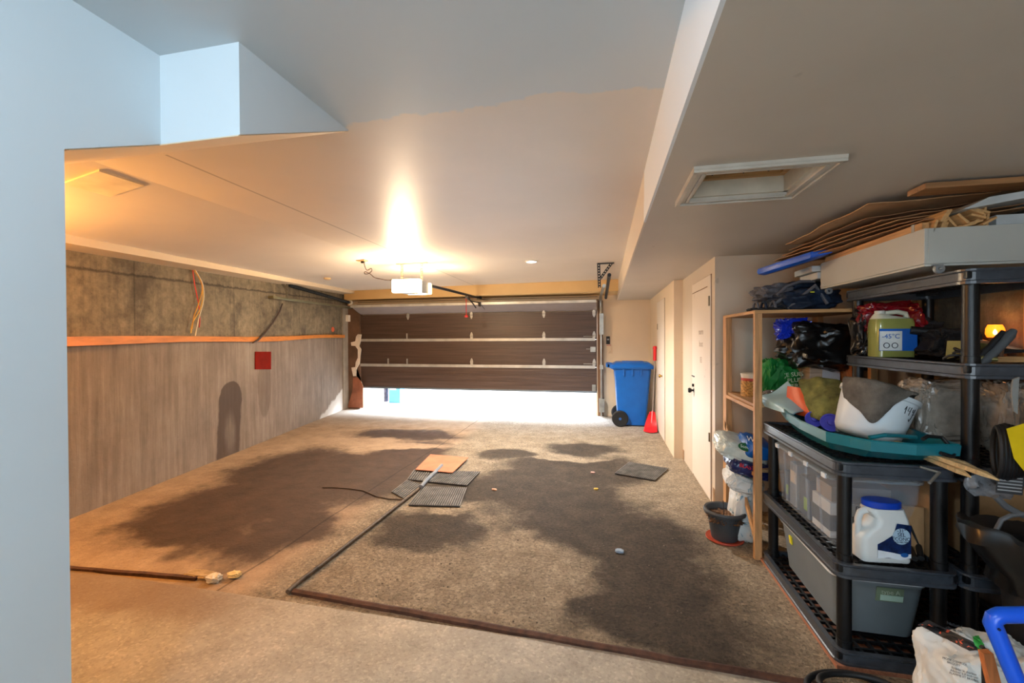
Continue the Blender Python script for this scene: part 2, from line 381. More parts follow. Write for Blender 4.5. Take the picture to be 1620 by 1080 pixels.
    def build(s, name, mat, parent=None, smooth=False, kind=None, auto=None):
        bmesh.ops.recalc_face_normals(s.bm, faces=s.bm.faces)
        if parent is not None: off = WL.get(parent.name, Vector((0, 0, 0)))
        else:
            xs = [v.co for v in s.bm.verts]
            off = Vector(((min(p.x for p in xs)+max(p.x for p in xs))/2, (min(p.y for p in xs)+max(p.y for p in xs))/2, min(p.z for p in xs)))
            if kind == 'structure': off = Vector((0, 0, 0))
        for v in s.bm.verts: v.co -= off
        me = bpy.data.meshes.new(name); 
        if smooth:
            for f in s.bm.faces: f.smooth = True
            for ed in s.bm.edges:
                if len(ed.link_faces) == 2 and ed.calc_face_angle(0) > math.radians(38): ed.smooth = False
        s.bm.to_mesh(me); s.bm.free()
        o = bpy.data.objects.new(name, me); COL.objects.link(o); me.materials.append(mat)
        if parent is not None: o.parent = parent; WL[o.name] = off.copy()
        else: o.location = off; WL[o.name] = off.copy()
        if kind: o['kind'] = kind
        return o
def box(*a, **k): return MB().box(*a, **k)
def tag(o, label, cat, group=None):
    o['label'] = label; o['category'] = cat
    if group: o['group'] = group
    return o
def thing(name, label, cat, loc, group=None):
    o = bpy.data.objects.new(name, None); COL.objects.link(o); o.location = loc; o.empty_display_size = .05
    WL[o.name] = Vector(loc); return tag(o, label, cat, group)
def struct(name, mb, mat, **k): return mb.build(name, mat, kind='structure', **k)
def quad(mb, *pts): mb.bm.faces.new([mb.bm.verts.new(p) for p in pts]); return mb
def text(name, s, size, M, mat, parent, ex=.0006, squash=1.0):
    cu = bpy.data.curves.new('txt', 'FONT'); cu.body = s; cu.size = size; cu.extrude = ex; cu.align_x = 'CENTER'; cu.align_y = 'CENTER'; cu.resolution_u = 3
    to = bpy.data.objects.new('txt', cu); me = bpy.data.meshes.new_from_object(to)
    bpy.data.objects.remove(to); bpy.data.curves.remove(cu)
    off = WL.get(parent.name, Vector((0, 0, 0)))
    for v in me.vertices:
        v.co.x *= squash; v.co = (M @ v.co)-off
    me.name = name; me.materials.clear(); me.materials.append(mat)
    o = bpy.data.objects.new(name, me); COL.objects.link(o); o.parent = parent; WL[o.name] = off.copy(); return o
def frame(o, x, y):
    """matrix with local x, y directions at o"""
    x = Vector(x).normalized(); y = Vector(y); z = x.cross(y).normalized(); y = z.cross(x)
    return Matrix(((x.x, y.x, z.x, o[0]), (x.y, y.y, z.y, o[1]), (x.z, y.z, z.z, o[2]), (0, 0, 0, 1)))
def arc(c, r, a0, a1, n, plane='xz', y=0):
    out = []
    for i in range(n+1):
        a = a0+(a1-a0)*i/n; u, v = c[0]+r*math.cos(a), c[1]+r*math.sin(a)
        out.append({'xz': (u, y, v), 'xy': (u, v, y), 'yz': (y, u, v)}[plane])
    return out
def rrect(x0, x1, y0, y1, r, z, n=4):
    out = []
    for cx, cy, a in ((x1-r, y1-r, 0), (x0+r, y1-r, PI/2), (x0+r, y0+r, PI), (x1-r, y0+r, 1.5*PI)):
        for i in range(n+1):
            t = a+PI/2*i/n; out.append((cx+r*math.cos(t), cy+r*math.sin(t), z))
    return out

# ------------------------------------------------------------------ room shell
LWa, LWb = Vector((-4.38, 2.75, 0)), Vector((-5.43, 8.35, 0))
LD = (LWb-LWa).normalized(); LN = Vector((LD.y, -LD.x, 0))     # LN points into the garage
def lw(y, z, off=0): t = (y-LWa.y)/LD.y; p = LWa+LD*t+LN*off; return Vector((p.x, p.y, z))
def lwpix(px, py, off=0):
    r = ray(px, py); t = ((LWa-CAMP).dot(LN)+off)/r.dot(LN); return CAMP+r*t
CZ, SZ = 2.5, 2.2
fl = MB(); quad(fl, (-7, 2.16, 0), (2.4, 2.07, 0), (2.4, 8.75, 0), (-7, 8.75, 0)); struct('floor', fl, M_floor)
f2 = MB(); f2.loft([[(-7, -2.6, -.2), (2.4, -2.6, -.2), (2.4, 2.075, -.2), (-7, 2.165, -.2)], [(-7, -2.6, .006), (2.4, -2.6, .006), (2.4, 2.075, .006), (-7, 2.165, .006)]]); struct('floor', f2, M_slab)
def cz(x, y): return CZ-.2*min(max(-2.8-x, 0)/(1.2+(y-2.5)*.19 if y > 0 else .73), 1)*min(max((8.4-y)/5.9, 0), 1.1)
cm = MB(); gx = [-7, -6]+[-5.6+.14*i for i in range(21)]+[-2.3, .25]; gy = [-2.6, 1.0, 1.87]+[2.3+.45*i for i in range(14)]+[8.7]
gv = [[cm.bm.verts.new((x, y, cz(x, y))) for y in gy] for x in gx]
for i in range(len(gx)-1):
    for j in range(len(gy)-1): cm.bm.faces.new((gv[i][j], gv[i][j+1], gv[i+1][j+1], gv[i+1][j]))
struct('ceiling', cm, M_ceil)
# lower ceiling over the storage side, with the hatch opening cut out
hx0, hx1, hy0, hy1 = .417, .865, 1.95, 2.325
so = MB()
so.box(.25, hx0, -2.6, 8.7, SZ, CZ+.12); so.box(hx1, 2.5, -2.6, 8.7, SZ, CZ+.12)
so.box(hx0, hx1, -2.6, hy0, SZ, CZ+.12); so.box(hx0, hx1, hy1, 8.7, SZ, CZ+.12)
struct('ceiling', so, M_soffit)
def bulk_mat():
    t = NT('bulkhead_paint'); P = t.pos(); sep = t.n('SeparateXYZ', i_Vector=P)
    m = t.n('MapRange', i_Value=t.math('ADD', sep.outputs[1], t.math('MULTIPLY', t.noise(P, 3, 4), .2))); m.inputs[1].default_value = 2.83; m.inputs[2].default_value = 2.86
    t.l(t.mix(m.outputs[0], rgb(234, 238, 240), rgb(218, 204, 184)), t.b.inputs['Base Color']); t.b.inputs['Roughness'].default_value = .5; return t.m
struct('trim_1', box(.238, .25, -2.6, 8.38, SZ, CZ), bulk_mat())
# concrete wall, left
w = MB()
a, b = lw(1.2, 0), lw(8.75, 0); a2, b2 = a-LN*.25, b-LN*.25
w.loft([[a, b, b2, a2], [p+Vector((0, 0, 2.5)) for p in (a, b, b2, a2)]]); struct('wall_left', w, M_conc)
# wedge soffit along the top of the concrete wall
w = MB()
def wed(y, top): return lw(y, 2.27+(y-2.75)*.032, .0), lw(y, 2.29+(y-2.75)*.032, .20)
sec = []
for y in (1.6, 2.5, 3.5, 4.5, 5.5, 6.5, 7.5, 8.4):
    zq = cz(lw(y, 0).x+.3, y)-.06
    sec.append([lw(y, zq, -.0), lw(y, zq+.0, .32), lw(y, zq+.08, .32), lw(y, CZ, 0)])
w.loft(sec); struct('trim_2', w, M_cream)
# back wall around the overhead door
DX0, DX1, DY = -5.10, -.14, 8.40
w = MB(); w.box(-.15, 2.5, DY, DY+.25, 0, CZ); w.box(-7, -5.12, DY, DY+.25, 0, CZ); w.box(-5.12, -.15, DY, DY+.25, 1.95, CZ)
struct('wall_back', w, M_cream)
# dropped header box above the door
w = MB(); w.loft([[(-5.3, 8.05, z), (.25, 7.66, z), (.25, 8.4, z), (-5.3, 8.4, z)] for z in (2.30, CZ)]); struct('trim_3', w, M_header)
# closet wall in two planes
w = MB(); w.box(.84, 1.0, 5.62, 8.4, 0, SZ); struct('wall_right', w, M_cream)
w = MB(); w.loft([[(.945, 4.05, z), (2.5, 4.05, z), (2.5, 4.2, z), (1.1, 4.2, z), (1.1, 5.63, z), (.945, 5.63, z)] for z in (0, SZ)]); struct('wall_right', w, plaster('recess_wall_paint', (206, 190, 168), .04))
struct('wall_right', box(2.02, 2.2, -2.6, 4.05, 0, SZ), M_conc)
# white entry wall and the sloping underside of the stairs
def zb(y): return 2.053+(y-.955)*.487
struct('wall_left', box(-1.75, -1.53, -2.6, .955, 0, CZ), M_white)
w = MB()
ye, yb, yc, yd = .955, 1.25, 1.235, 1.872
plan = [(-1.53, -.2), (-1.53, yb), (-1.2, yc), (-1.2, yd), (-6.9, yd), (-6.9, -.2)]
lo = [w.bm.verts.new((x, y, min(CZ, zb(y) if y > .9 else zb(.9)))) for x, y in plan]
# extra points so the underside is one slope from the wall end onward
w.bm.free(); w = MB()
w.loft([[(-1.53, .955, zb(.955)), (-1.53, yb, zb(yb)), (-6.9, yb, zb(yb)), (-6.9, .955, zb(.955))], [(-1.53, .955, CZ), (-1.53, yb, CZ), (-6.9, yb, CZ), (-6.9, .955, CZ)]])
w.loft([[(-1.2, yc, zb(yc)), (-1.2, yd, CZ-.001), (-6.9, yd, CZ-.001), (-6.9, yc, zb(yc))], [(-1.2, yc, CZ+.01), (-1.2, yd, CZ+.01), (-6.9, yd, CZ+.01), (-6.9, yc, CZ+.01)]])
struct('wall_stair', w, M_white)
w = MB(); w.loft([[(-1.205, yc+.0, zb(yc)-.004), (-1.205, yd, CZ-.004), (-6.8, yd, CZ-.004), (-6.8, yc, zb(yc)-.004)], [(-1.205, yc, zb(yc)), (-1.205, yd, CZ), (-6.8, yd, CZ), (-6.8, yc, zb(yc))]])
w.loft([[(-1.535, .97, zb(.97)-.004), (-1.535, yc, zb(yc)-.004), (-6.8, yc, zb(yc)-.004), (-6.8, .97, zb(.97)-.004)], [(-1.535, .97, zb(.97)), (-1.535, yc, zb(yc)), (-6.8, yc, zb(yc)), (-6.8, .97, zb(.97))]])
struct('trim_4', w, M_cream)
# room behind the photographer with the window that lets the cool light in
w = MB(); w.box(-7, -1.2, -2.8, -2.6, 0, CZ); w.box(1.3, 2.5, -2.8, -2.6, 0, CZ); w.box(-1.2, 1.3, -2.8, -2.6, 0, .55); w.box(-1.2, 1.3, -2.8, -2.6, 2.15, CZ)
struct('wall_front', w, M_white)
struct('wall_end', box(-7.1, -6.95, -2.6, 3, 0, CZ), M_cream)
w = MB(); w.box(-1.2, 1.3, -2.74, -2.68, .55, .60); w.box(-1.2, 1.3, -2.74, -2.68, 2.10, 2.15); w.box(-1.2, -1.15, -2.74, -2.68, .55, 2.15); w.box(1.25, 1.3, -2.74, -2.68, .55, 2.15); w.box(.03, .07, -2.74, -2.68, .55, 2.15)
struct('window_1', w, M_white)

# closet doors: leaf recessed a little, gaps around
def closet(nm, x, y0, y1, z0, z1, trans=False):
    w = MB(); w.box(x-.012, x+.01, y0, y1, z0, z1, .002)
    d = struct(nm, w, M_door_white)
    g = MB()
    for yy in (y0-.008, y1+.002): g.box(x-.004, x+.002, yy, yy+.006, 0, z1+.006)
    g.box(x-.004, x+.002, y0, y1, z1, z1+.006)
    g.build('gap', pm('door_gap', (120, 86, 52), .8), d)
    return d
d = closet('door_2', .945, 4.17, 4.98, .03, 2.06)
if True:
    w = MB(); w.box(.928, .931, 4.27, 4.95, 1.96, 1.966); w.build('transom_joint', pm('door_gap', (120, 86, 52), .8), d)
    w = MB(); w.box(.922, .935, 4.178, 4.20, 1.78, 1.87, .002); w.box(.922, .935, 4.178, 4.20, .55, .63, .002); w.build('hinge', pm('brass_hinge', (120, 104, 80), .4, .8), d)
    w = MB(); w.lathe([(0, -.055), (.022, -.055), (.028, -.04), (.022, -.028), (.01, -.02), (.01, 0), (.026, 0), (.026, .004), (0, .004)], (.932, 4.90, .93), 20, Matrix.Rotation(-PI/2, 4, 'Y') @ Matrix.Rotation(PI, 4, 'X'), )
    w.box(.915, .934, 4.885, 4.915, .97, 1.0, .003); w.build('knob', M_blackg, d, smooth=True)
    w = MB(); w.box(.925, .934, 4.86, 4.985, 1.075, 1.085); w.build('latch', M_darksteel, d)
    for i, (zz, s_) in enumerate(((1.55, 'marm'), (1.43, 'boot'), (1.27, '83'))):
        text('pencil_note', s_, .085, frame((.9325, 4.55, zz), (0, -1, 0), (0, 0, 1)), pm('pencil', (176, 160, 142), .9), d, .0003)
d = closet('door_3', .84, 6.42, 7.25, .03, 2.05)
w = MB()
for zz in (.93,): w.lathe([(0, -.05), (.02, -.05), (.026, -.035), (.018, -.02), (.009, -.012), (.009, 0), (.024, 0), (0, .001)], (.828, 6.62, zz), 18, Matrix.Rotation(PI/2, 4, 'Y')); w.tube([(.80, 6.62, .93), (.79, 6.52, .93)], .008, 8)
w.build('handle', pm('brass', (196, 150, 62), .25, 1), d, smooth=True)
w = MB(); w.box(.822, .832, 7.17, 7.2, 1.62, 1.71, .002); w.build('hinge', pm('brass_hinge', (120, 104, 80), .4, .8), d)
# peeling patches at the closet foot
w = MB()
for i, (y, h) in enumerate(((4.09, .22), (5.6, .16), (4.14, .1))):
    pts = [(y+random.uniform(-.03, .03)+(.035 if k % 2 else -.03), h*k/6) for k in range(7)]
w.box(.942, .946, 4.055, 4.12, 0, .16); w.box(.94, .945, 5.54, 5.61, 0, .12); struct('trim_5', w, pm('bare_plaster', (168, 132, 96), .9, bump=.5, var=.3))

# white ceiling hatch
t = thing('ceiling_hatch', 'white moulded frame around a recessed hatch panel in the low ceiling', 'hatch', (.635, 2.12, SZ))
for (x0, x1, y0, y1, nm) in ((hx0-.055, hx1+.055, hy0-.055, hy0, 0), (hx0-.055, hx1+.055, hy1, hy1+.055, 1), (hx0-.055, hx0, hy0, hy1, 2), (hx1, hx1+.055, hy0, hy1, 3)):
    w = MB(); w.box(x0, x1, y0, y1, SZ-.014, SZ+.0)
    if nm < 2:
        o = y0 if nm == 0 else y1-.02; w.box(x0, x1, o, o+.02, SZ-.026, SZ-.014, .003); i_ = y1-.014 if nm == 0 else y0; w.box(x0+.06, x1-.06, i_, i_+.014, SZ-.022, SZ-.014, .003)
    else:
        o = x0 if nm == 2 else x1-.02; w.box(o, o+.02, y0-.05, y1+.05, SZ-.026, SZ-.014, .003); i_ = x1-.014 if nm == 2 else x0; w.box(i_, i_+.014, y0-.0, y1+.0, SZ-.022, SZ-.014, .003)
    w.build('frame_moulding', pm('trim_white', (196, 188, 174), .4), t)
w = MB()
w.box(hx0, hx0+.018, hy0, hy1, SZ, SZ+.13); w.box(hx1-.018, hx1, hy0, hy1, SZ, SZ+.13); w.box(hx0, hx1, hy0, hy0+.018, SZ, SZ+.13); w.box(hx0, hx1, hy1-.018, hy1, SZ, SZ+.13)
w.build('frame_lining', pm('lining_paint', (206, 196, 176), .6), t)
w = MB(); w.box(hx0+.018, hx1-.018, hy1-.045, hy1-.018, SZ+.075, SZ+.115); w.box(hx1-.045, hx1-.018, hy0+.02, hy1-.045, SZ+.075, SZ+.115); w.box(hx0+.018, hx0+.045, hy0+.02, hy1-.045, SZ+.075, SZ+.115); w.build('cleat', M_pinex, t)
w = MB(); w.box(hx0+.018, hx1-.018, hy0+.018, hy1-.018, SZ+.116, SZ+.128); w.build('panel', pm('hatch_panel', (190, 186, 176), .6), t)
w = MB()
for x in (.52, .66, .77):
    w = MB(); w.lathe([(0, 0), (.006, 0), (.006, .002), (0, .003)], (x, hy1-.0465, SZ+.095), 10, Matrix.Rotation(PI/2, 4, 'X')); w.build('screw', M_darksteel, t)

# flat white cover panel on the ceiling, left
w = MB(); A, B, C_, D_ = [atz(x, y, 2.48) for x, y in ((106, 268), (165, 266), (230, 290), (182, 294))]
w.loft([[(-3.14, 1.95, 2.425), (-2.86, 1.95, 2.475), (-2.86, 2.2, 2.477), (-3.14, 2.2, 2.427)], [(-3.14, 1.95, 2.5), (-2.86, 1.95, 2.5), (-2.86, 2.2, 2.5), (-3.14, 2.2, 2.5)]])
tag(w.build('ceiling_cover', pm('cover_white', (226, 214, 190), .5)), 'flat white rectangular cover plate on the ceiling by the white wall', 'cover plate')

# ------------------------------------------------------------------ overhead door
def door_skin():
    t = NT('brown_woodgrain_steel'); P = t.pos((.6, 1, 26)); n1 = t.noise(P, 2.0, 6, .6)
    col = t.ramp(n1, [(.3, rgb(58, 42, 35)), (.7, rgb(86, 67, 57))]); t.l(col, t.b.inputs['Base Color'])
    t.b.inputs['Roughness'].default_value = .42; t.b.inputs['Metallic'].default_value = .0
    t.bump(t.noise(t.pos((.5, 1, 40)), 2.2, 4), .5, .006); return t.m
M_skin = door_skin(); M_strut = pm('strut_steel', (186, 184, 178), .4, .4)
door = thing('door_1', 'brown wood-grain overhead garage door raised a third above the driveway', 'garage door', (-2.62, DY-.03, 0)); del door['category']; del door['label']; door['kind'] = 'structure'
yF = DY-.02
zs = [.47, .93, 1.46, 2.0]
for i in range(3):
    w = MB(); w.box(DX0, DX1, yF-.045, yF, zs[i]+.003, zs[i+1]-.003, .004)
    h = zs[i+1]-zs[i]
    for k in (1, 2): w.box(DX0+.02, DX1-.02, yF-.048, yF-.045, zs[i]+h*k/3-.004, zs[i]+h*k/3+.004)
    w.build('door_section', M_skin, door)
w = MB(); w.loft([[(x, 8.355, 2.005), (x, 8.375, 2.035), (x, 8.01, 2.18), (x, 7.99, 2.15)] for x in (DX0, DX1)]); w.build('door_section', pm('daylit_brown_steel', (150, 140, 138), .35, var=.08, sc=(1, 1, 20)), door)  # tilted section: reflected daylight put into a paler steel colour
for z in (.935, 1.462):
    w = MB(); w.box(DX0+.01, DX1-.03, yF-.085, yF-.047, z-.028, z+.028, .004); w.build('strut', M_strut, door)
w = MB(); w.box(DX0, DX1, 7.965, 7.99, 2.135, 2.185, .003); w.build('top_rail', pm('pale_rail', (205, 203, 196), .4, .3), door)
w = MB(); w.box(DX0, DX1, yF-.05, yF+.0, .44, .475, .004); w.build('bottom_rail', pm('rail_aluminium', (120, 130, 138), .35, .6), door)
def hinge(x, z, flip=1, small=False):
    w = MB()
    if small: w.box(x-.011, x+.011, yF-.075, yF-.046, z, z+.11, .004)
    else:
        pts = [(-.028, 0), (.028, 0), (.03, .05), (.026, .085), (.008, .125), (-.008, .125), (-.026, .085), (-.03, .05)]
        w.prism([(a, b*flip) for a, b in pts], 0, .006, frame((x, yF-.046, z), (1, 0, 0), (0, 0, 1)))
        w.box(x-.02, x+.02, yF-.07, yF-.046, z-.02 if flip > 0 else z-.01, z+.03 if flip > 0 else z+.02, .004)
        w.tube([(x-.03, yF-.062, z+.05*flip), (x+.03, yF-.062, z+.05*flip)], .008, 8)
    return w.build('hinge', M_strut, door, smooth=True)
for x in (-2.62, -1.15): hinge(x, 1.49); hinge(x, .965); hinge(x, 2.01, -1)
hinge(-4.02, 1.49, 1, True); hinge(-4.02, .965, 1, True); hinge(-5.0+.55, .965, 1, True); hinge(-4.0, 2.01, -1)
for z in (1.49, .965): hinge(DX1-.05, z); w = MB(); w.tube([(DX1-.25, yF-.06, z+.03), (DX1-.03, yF-.06, z+.03)], .006, 8); w.build('roller_pin', M_strut, door)
hinge(DX1-.05, 2.01, -1)
w = MB(); w.box(DX1-.12, DX1-.02, yF-.08, yF-.046, 1.22, 1.32, .006); w.tube([(DX1-.2, yF-.06, 1.28), (DX1-.1, yF-.06, 1.28)], .007, 8); w.build('side_lock', M_steel, door)
w = MB(); w.box(DX1-.09, DX1-.02, yF-.08, yF-.046, .48, .6, .004); w.build('bottom_bracket', M_steel, door)
w = MB(); w.tube([(-1.1, yF-.06, 2.045), (-.2, yF-.07, 2.06)], .006, 8); w.build('latch_cable', pm('red_cord', (170, 50, 34), .6), door)

# lintel board and bearing strips over the door
w = MB(); w.box(-5.15, -.1, 8.28, 8.4, 2.20, 2.225); w.box(-5.1, -.12, 8.24, 8.26, 2.255, 2.275)
struct('trim_6', w, pm('lintel_strip', (150, 132, 106), .6))
# jambs
w = MB(); w.box(-.125, -.02, 8.36, 8.40, 0, 2.2, .004); struct('trim_7', w, wood('jamb_wood', (120, 84, 52), 2))
w = MB(); w.box(-5.40, -5.09, 8.28, 8.40, 0, 2.2); struct('trim_8', w, pm('jamb_brown', (104, 78, 60), .7, var=.3, vs=3))
# peeling white strip and bare plaster down the left jamb
def strip(name, pts, y0, y1, mat, label, cat):
    w = MB(); w.prism(pts, 0, y1-y0, frame((0, y1, 0), (1, 0, 0), (0, 0, 1))); return tag(w.build(name, mat), label, cat)
J = [(545+ (x*80/432)-5, 460+y*200/1080) for x, y in ((140, 370), (170, 372), (160, 440), (150, 470), (168, 500), (160, 560), (155, 620), (130, 660), (128, 735), (170, 775), (182, 820), (182, 810), (170, 790), (150, 750), (128, 728), (100, 728), (85, 655), (118, 650), (122, 610), (140, 570), (140, 500), (118, 470), (85, 468), (80, 440), (118, 430), (125, 390))]
Jp = [aty(x, y, 8.26) for x, y in J]
strip('peeling_strip', [(p.x, p.z) for p in Jp], 8.262, 8.28, pm('white_filler', (228, 216, 200), .7, bump=.3), 'ragged white filler strip down the left jamb of the garage door', 'filler strip')
Jb = [aty(540+x*80/432, 460+y*200/1080, 8.25) for x, y in ((50, 997), (185, 997), (182, 820), (165, 770), (135, 735), (100, 740), (95, 850), (75, 920))]
w = MB(); w.prism([(p.x, max(p.z, 0)) for p in Jb], 0, .03, frame((0, 8.28, 0), (1, 0, 0), (0, 0, 1))); tag(w.build('jamb_guard', pm('bare_brown_board', (150, 92, 66), .7, var=.3, vs=4)), 'brown worn board standing at the foot of the left door jamb', 'board')
w = MB(); w.box(-5.42, -5.30, 8.2, 8.28, 1.86, 2.0, .01); tag(w.build('sensor_box', pm('box_white', (226, 220, 208), .5)), 'small white box near the top of the left door jamb', 'box')
struct('trim_9', MB().box(-5.46, -5.36, 8.1, 8.28, 0, 2.2), pm('grey_render', (150, 140, 128), .8, var=.12))

# outdoors, seen under the raised door
struct('driveway', box(-12, 6, 8.75, 30, -.1, -.003), pm('driveway_concrete', (214, 216, 218), .8, bump=.3))
struct('wall_outside', box(-12, 6, 10.3, 10.5, -.05, 1.2), pm('outside_wall', (226, 228, 230), .8, bump=.2))
w = thing('utility_box', 'blue box standing outside beyond the gap under the garage door', 'utility box', aty(627, 637, 9.3).xy.to_3d())
p = aty(627, 638, 9.3); w.location = (p.x, 9.3, 0); WL[w.name] = Vector((p.x, 9.3, 0))
box(p.x-.14, p.x+.14, 9.2, 9.45, 0, .62, .01).build('body', pm('blue_metal', (84, 150, 190), .5), w)
box(p.x-.10, p.x+.05, 9.19, 9.2, .30, .5).build('notice', pm('notice_white', (235, 235, 235), .5), w)
p = aty(611, 638, 9.4); q = MB(); q.tube([(p.x, 9.4, 0), (p.x, 9.4, .9)], .055, 12); tag(q.build('bollard', pm('bollard_dark', (70, 66, 84), .5, var=.6, vs=14)), 'dark slim post outside left of the blue box under the door', 'post')

# ------------------------------------------------------------------ tracks and springs
def perforated(w, a, b, wd=.03, th=.003, holes=True, side=(1, 0, 0)):
    a, b = Vector(a), Vector(b); d = (b-a); L = d.length; d.normalize(); s_ = Vector(side); s_ = (s_-d*s_.dot(d)).normalized(); n = d.cross(s_)
    def bar(p, q, w0, w1):
        w.loft([[p+s_*w0-n*th, p+s_*w1-n*th, p+s_*w1+n*th, p+s_*w0+n*th], [q+s_*w0-n*th, q+s_*w1-n*th, q+s_*w1+n*th, q+s_*w0+n*th]])
    bar(a, b, -wd/2, -wd/6); bar(a, b, wd/6, wd/2)
    k = int(L/.04)
    for i in range(k+1):
        t0 = a+d*(L*i/(k+1)); bar(t0, t0+d*.018, -wd/6, wd/6)
t = thing('door_track', 'galvanised track, stretched spring and ceiling hanger right of the garage door', 'garage door track', (-.03, 8.3, 0), 'garage door tracks')
w = MB(); w.box(-.075, -.045, 8.26, 8.32, .02, 1.95, .003); w.tube([(-.06, 8.29, .05), (-.06, 8.29, 1.9)], .012, 8); w.build('vertical_track', M_steel, t)
w = MB(); pts = [(-.06, 8.29-.32+.32*math.cos(a), 1.95+.30*math.sin(a)) for a in [PI/2*i/8 for i in range(9)]]
w.tube(pts, .028, 8); w.tube([(-.06, 7.97, 2.25), (.0, 6.0, 2.2)], .026, 8); w.build('horizontal_track', M_steel, t, smooth=True)
w = MB(); P0, P1 = aty(947, 413, 5.95), aty(968, 412, 5.95)
perforated(w, (P0.x, 5.95, 2.5), (P0.x+.01, 5.95, 2.17), .04); perforated(w, (P1.x, 5.95, 2.5), (P0.x+.02, 5.95, 2.29), .035); w.box(P0.x-.02, P1.x+.03, 5.92, 5.98, 2.488, 2.5); w.build('hanger', M_darksteel, t)
w = MB(); w.tube([(.07, 6.1, 2.36), (.03, 8.05, 2.22)], .026, 12); w.build('spring', pm('spring_black', (46, 54, 64), .4, .5, var=.5, vs=60), t, smooth=True)
for q_ in ((-.09, -.01, 8.24, 8.33, 1.55, 1.95), (-.085, -.02, 8.24, 8.33, .9, .98), (-.1, .0, 8.2, 8.3, .1, .35)): w = MB(); w.box(*q_, .003); w.build('track_bracket', M_steel, t)
w = MB(); w.tube([(.02, 8.25, 1.9), (-.02, 8.25, 1.2), (-.03, 8.25, .35)], .004, 6); w.build('lift_cable', M_steel, t)

t = thing('door_track', 'galvanised track with black stretched spring hung along the concrete wall', 'garage door track', lw(6.5, 2.0, .1), 'garage door tracks')
A = lwpix(432, 470, .12); B = lwpix(556, 487, .12)
w = MB(); w.tube([A, A+(B-A)*.5, B], .022, 8); w.box(A.x-.04, A.x+.05, A.y-.05, A.y+.02, A.z-.02, A.z+.02); w.build('horizontal_track', pm('green_steel', (140, 138, 112), .4, .6), t, smooth=True)
A = lwpix(458, 451, .14); B = lwpix(552, 478, .14)
w = MB()
n = 90; pts = []
for i in range(n*6+1):
    f = i/(n*6); c = A+(B-A)*f; ang = 2*PI*i/6
    pts.append(c+Vector((.026*math.cos(ang), 0, .026*math.sin(ang))))
w.tube(pts, .006, 5); w.tube([A, B], .02, 10); w.build('spring', pm('spring_black', (46, 54, 64), .4, .5, var=.5, vs=60), t, smooth=True)
w = MB(); c = B+Vector((.0, .05, 0)); w.lathe([(.02, -.012), (.05, -.012), (.05, -.006), (.04, 0), (.05, .006), (.05, .012), (.02, .012), (.02, -.012)], c, 20, Matrix.Rotation(PI/2, 4, 'X') @ Matrix.Rotation(.5, 4, 'Y')); w.build('pulley', M_steel, t, smooth=True)
w = MB(); H = lwpix(454, 435, .13); H2 = lwpix(454, 472, .13); perforated(w, H, H2, .04); H3 = lwpix(443, 442, .02); perforated(w, H3, lwpix(453, 458, .13), .045); w.box(H.x-.02, H.x+.1, H.y-.03, H.y+.03, H.z-.02, H.z+.015); w.build('hanger', M_steel, t)
# cable falling from the track to the board
w = MB(); w.tube([lwpix(x, y, .05) for x, y in ((447, 480), (443, 492), (432, 510), (418, 528), (408, 538), (400, 542))], [.008, .012, .012, .012, .014, .01], 8)
tag(w.build('hanging_cable', pm('dusty_cable', (74, 62, 58), .7)), 'dark dusty cable slanting from the left track down to the orange board', 'cable')

# board along the concrete wall
w = MB(); secs = []
for i in range(25):
    f = i/24; y = 2.2+f*6.1; px = 107+(550-107)*f
    zt = 1.512+.02*f*3+.012*math.sin(f*9); hb = .075-.018*f+.006*math.sin(f*14)
    secs.append([lw(y, zt-hb, .004), lw(y, zt-hb, .035), lw(y, zt, .035), lw(y, zt, .004)])
w.loft(secs); tag(w.build('wall_board', wood('orange_board', (205, 128, 58), 1, .5, .15, 3)), 'long orange-stained board fixed along the concrete wall', 'board')
w = MB(); A = [lwpix(x, y, .012) for x, y in ((404, 556), (429, 556), (429, 584), (404, 584))]; A2 = [p-LN*.01 for p in A]; w.loft([A, A2]); tag(w.build('wall_plate', pm('red_plate', (120, 20, 0), .8, spec=.15, var=.12, vs=9)), 'small square red plate on the concrete wall below the board', 'plate')
w = MB(); p = lwpix(526, 521, 0); w.lathe([(0, 0), (.05, 0), (.05, .012), (.03, .018), (0, .018)], p, 16, Matrix.Rotation(PI/2, 4, 'Y')); tag(w.build('pipe_cap', pm('orange_cap', (206, 96, 60), .6)), 'round orange cap on the concrete wall near the door', 'cap')
t = thing('wire_bundle', 'red and yellow loose wires hanging down the concrete wall', 'wires', lwpix(312, 530, .03))
for k, (cl, pl) in enumerate((((196, 40, 30), ((305, 427), (308, 450), (314, 480), (316, 505), (315, 518))), ((218, 180, 90), ((307, 427), (318, 445), (321, 468), (316, 490), (305, 510), (302, 527))), ((226, 216, 196), ((309, 427), (321, 450), (322, 475), (314, 505), (309, 531))), ((200, 150, 60), ((308, 427), (320, 452), (315, 478), (307, 500), (304, 520))))):
    P = [lwpix(x, y, .03+.008*k) for x, y in pl]; fine = []
    for i in range(len(P)-1):
        for f in (0, .25, .5, .75):
            a, b, c, d_ = P[max(i-1, 0)], P[i], P[i+1], P[min(i+2, len(P)-1)]; fine.append(((b*2)+(c-a)*f+(a*2-b*5+c*4-d_)*f*f+(b*3-a-c*3+d_)*f**3)*.5)
    fine.append(P[-1]); w = MB(); w.tube(fine, .006, 6); w.build('wire', pm('wire_%d_%d' % (cl[0], cl[1]), cl, .5), t, smooth=True)

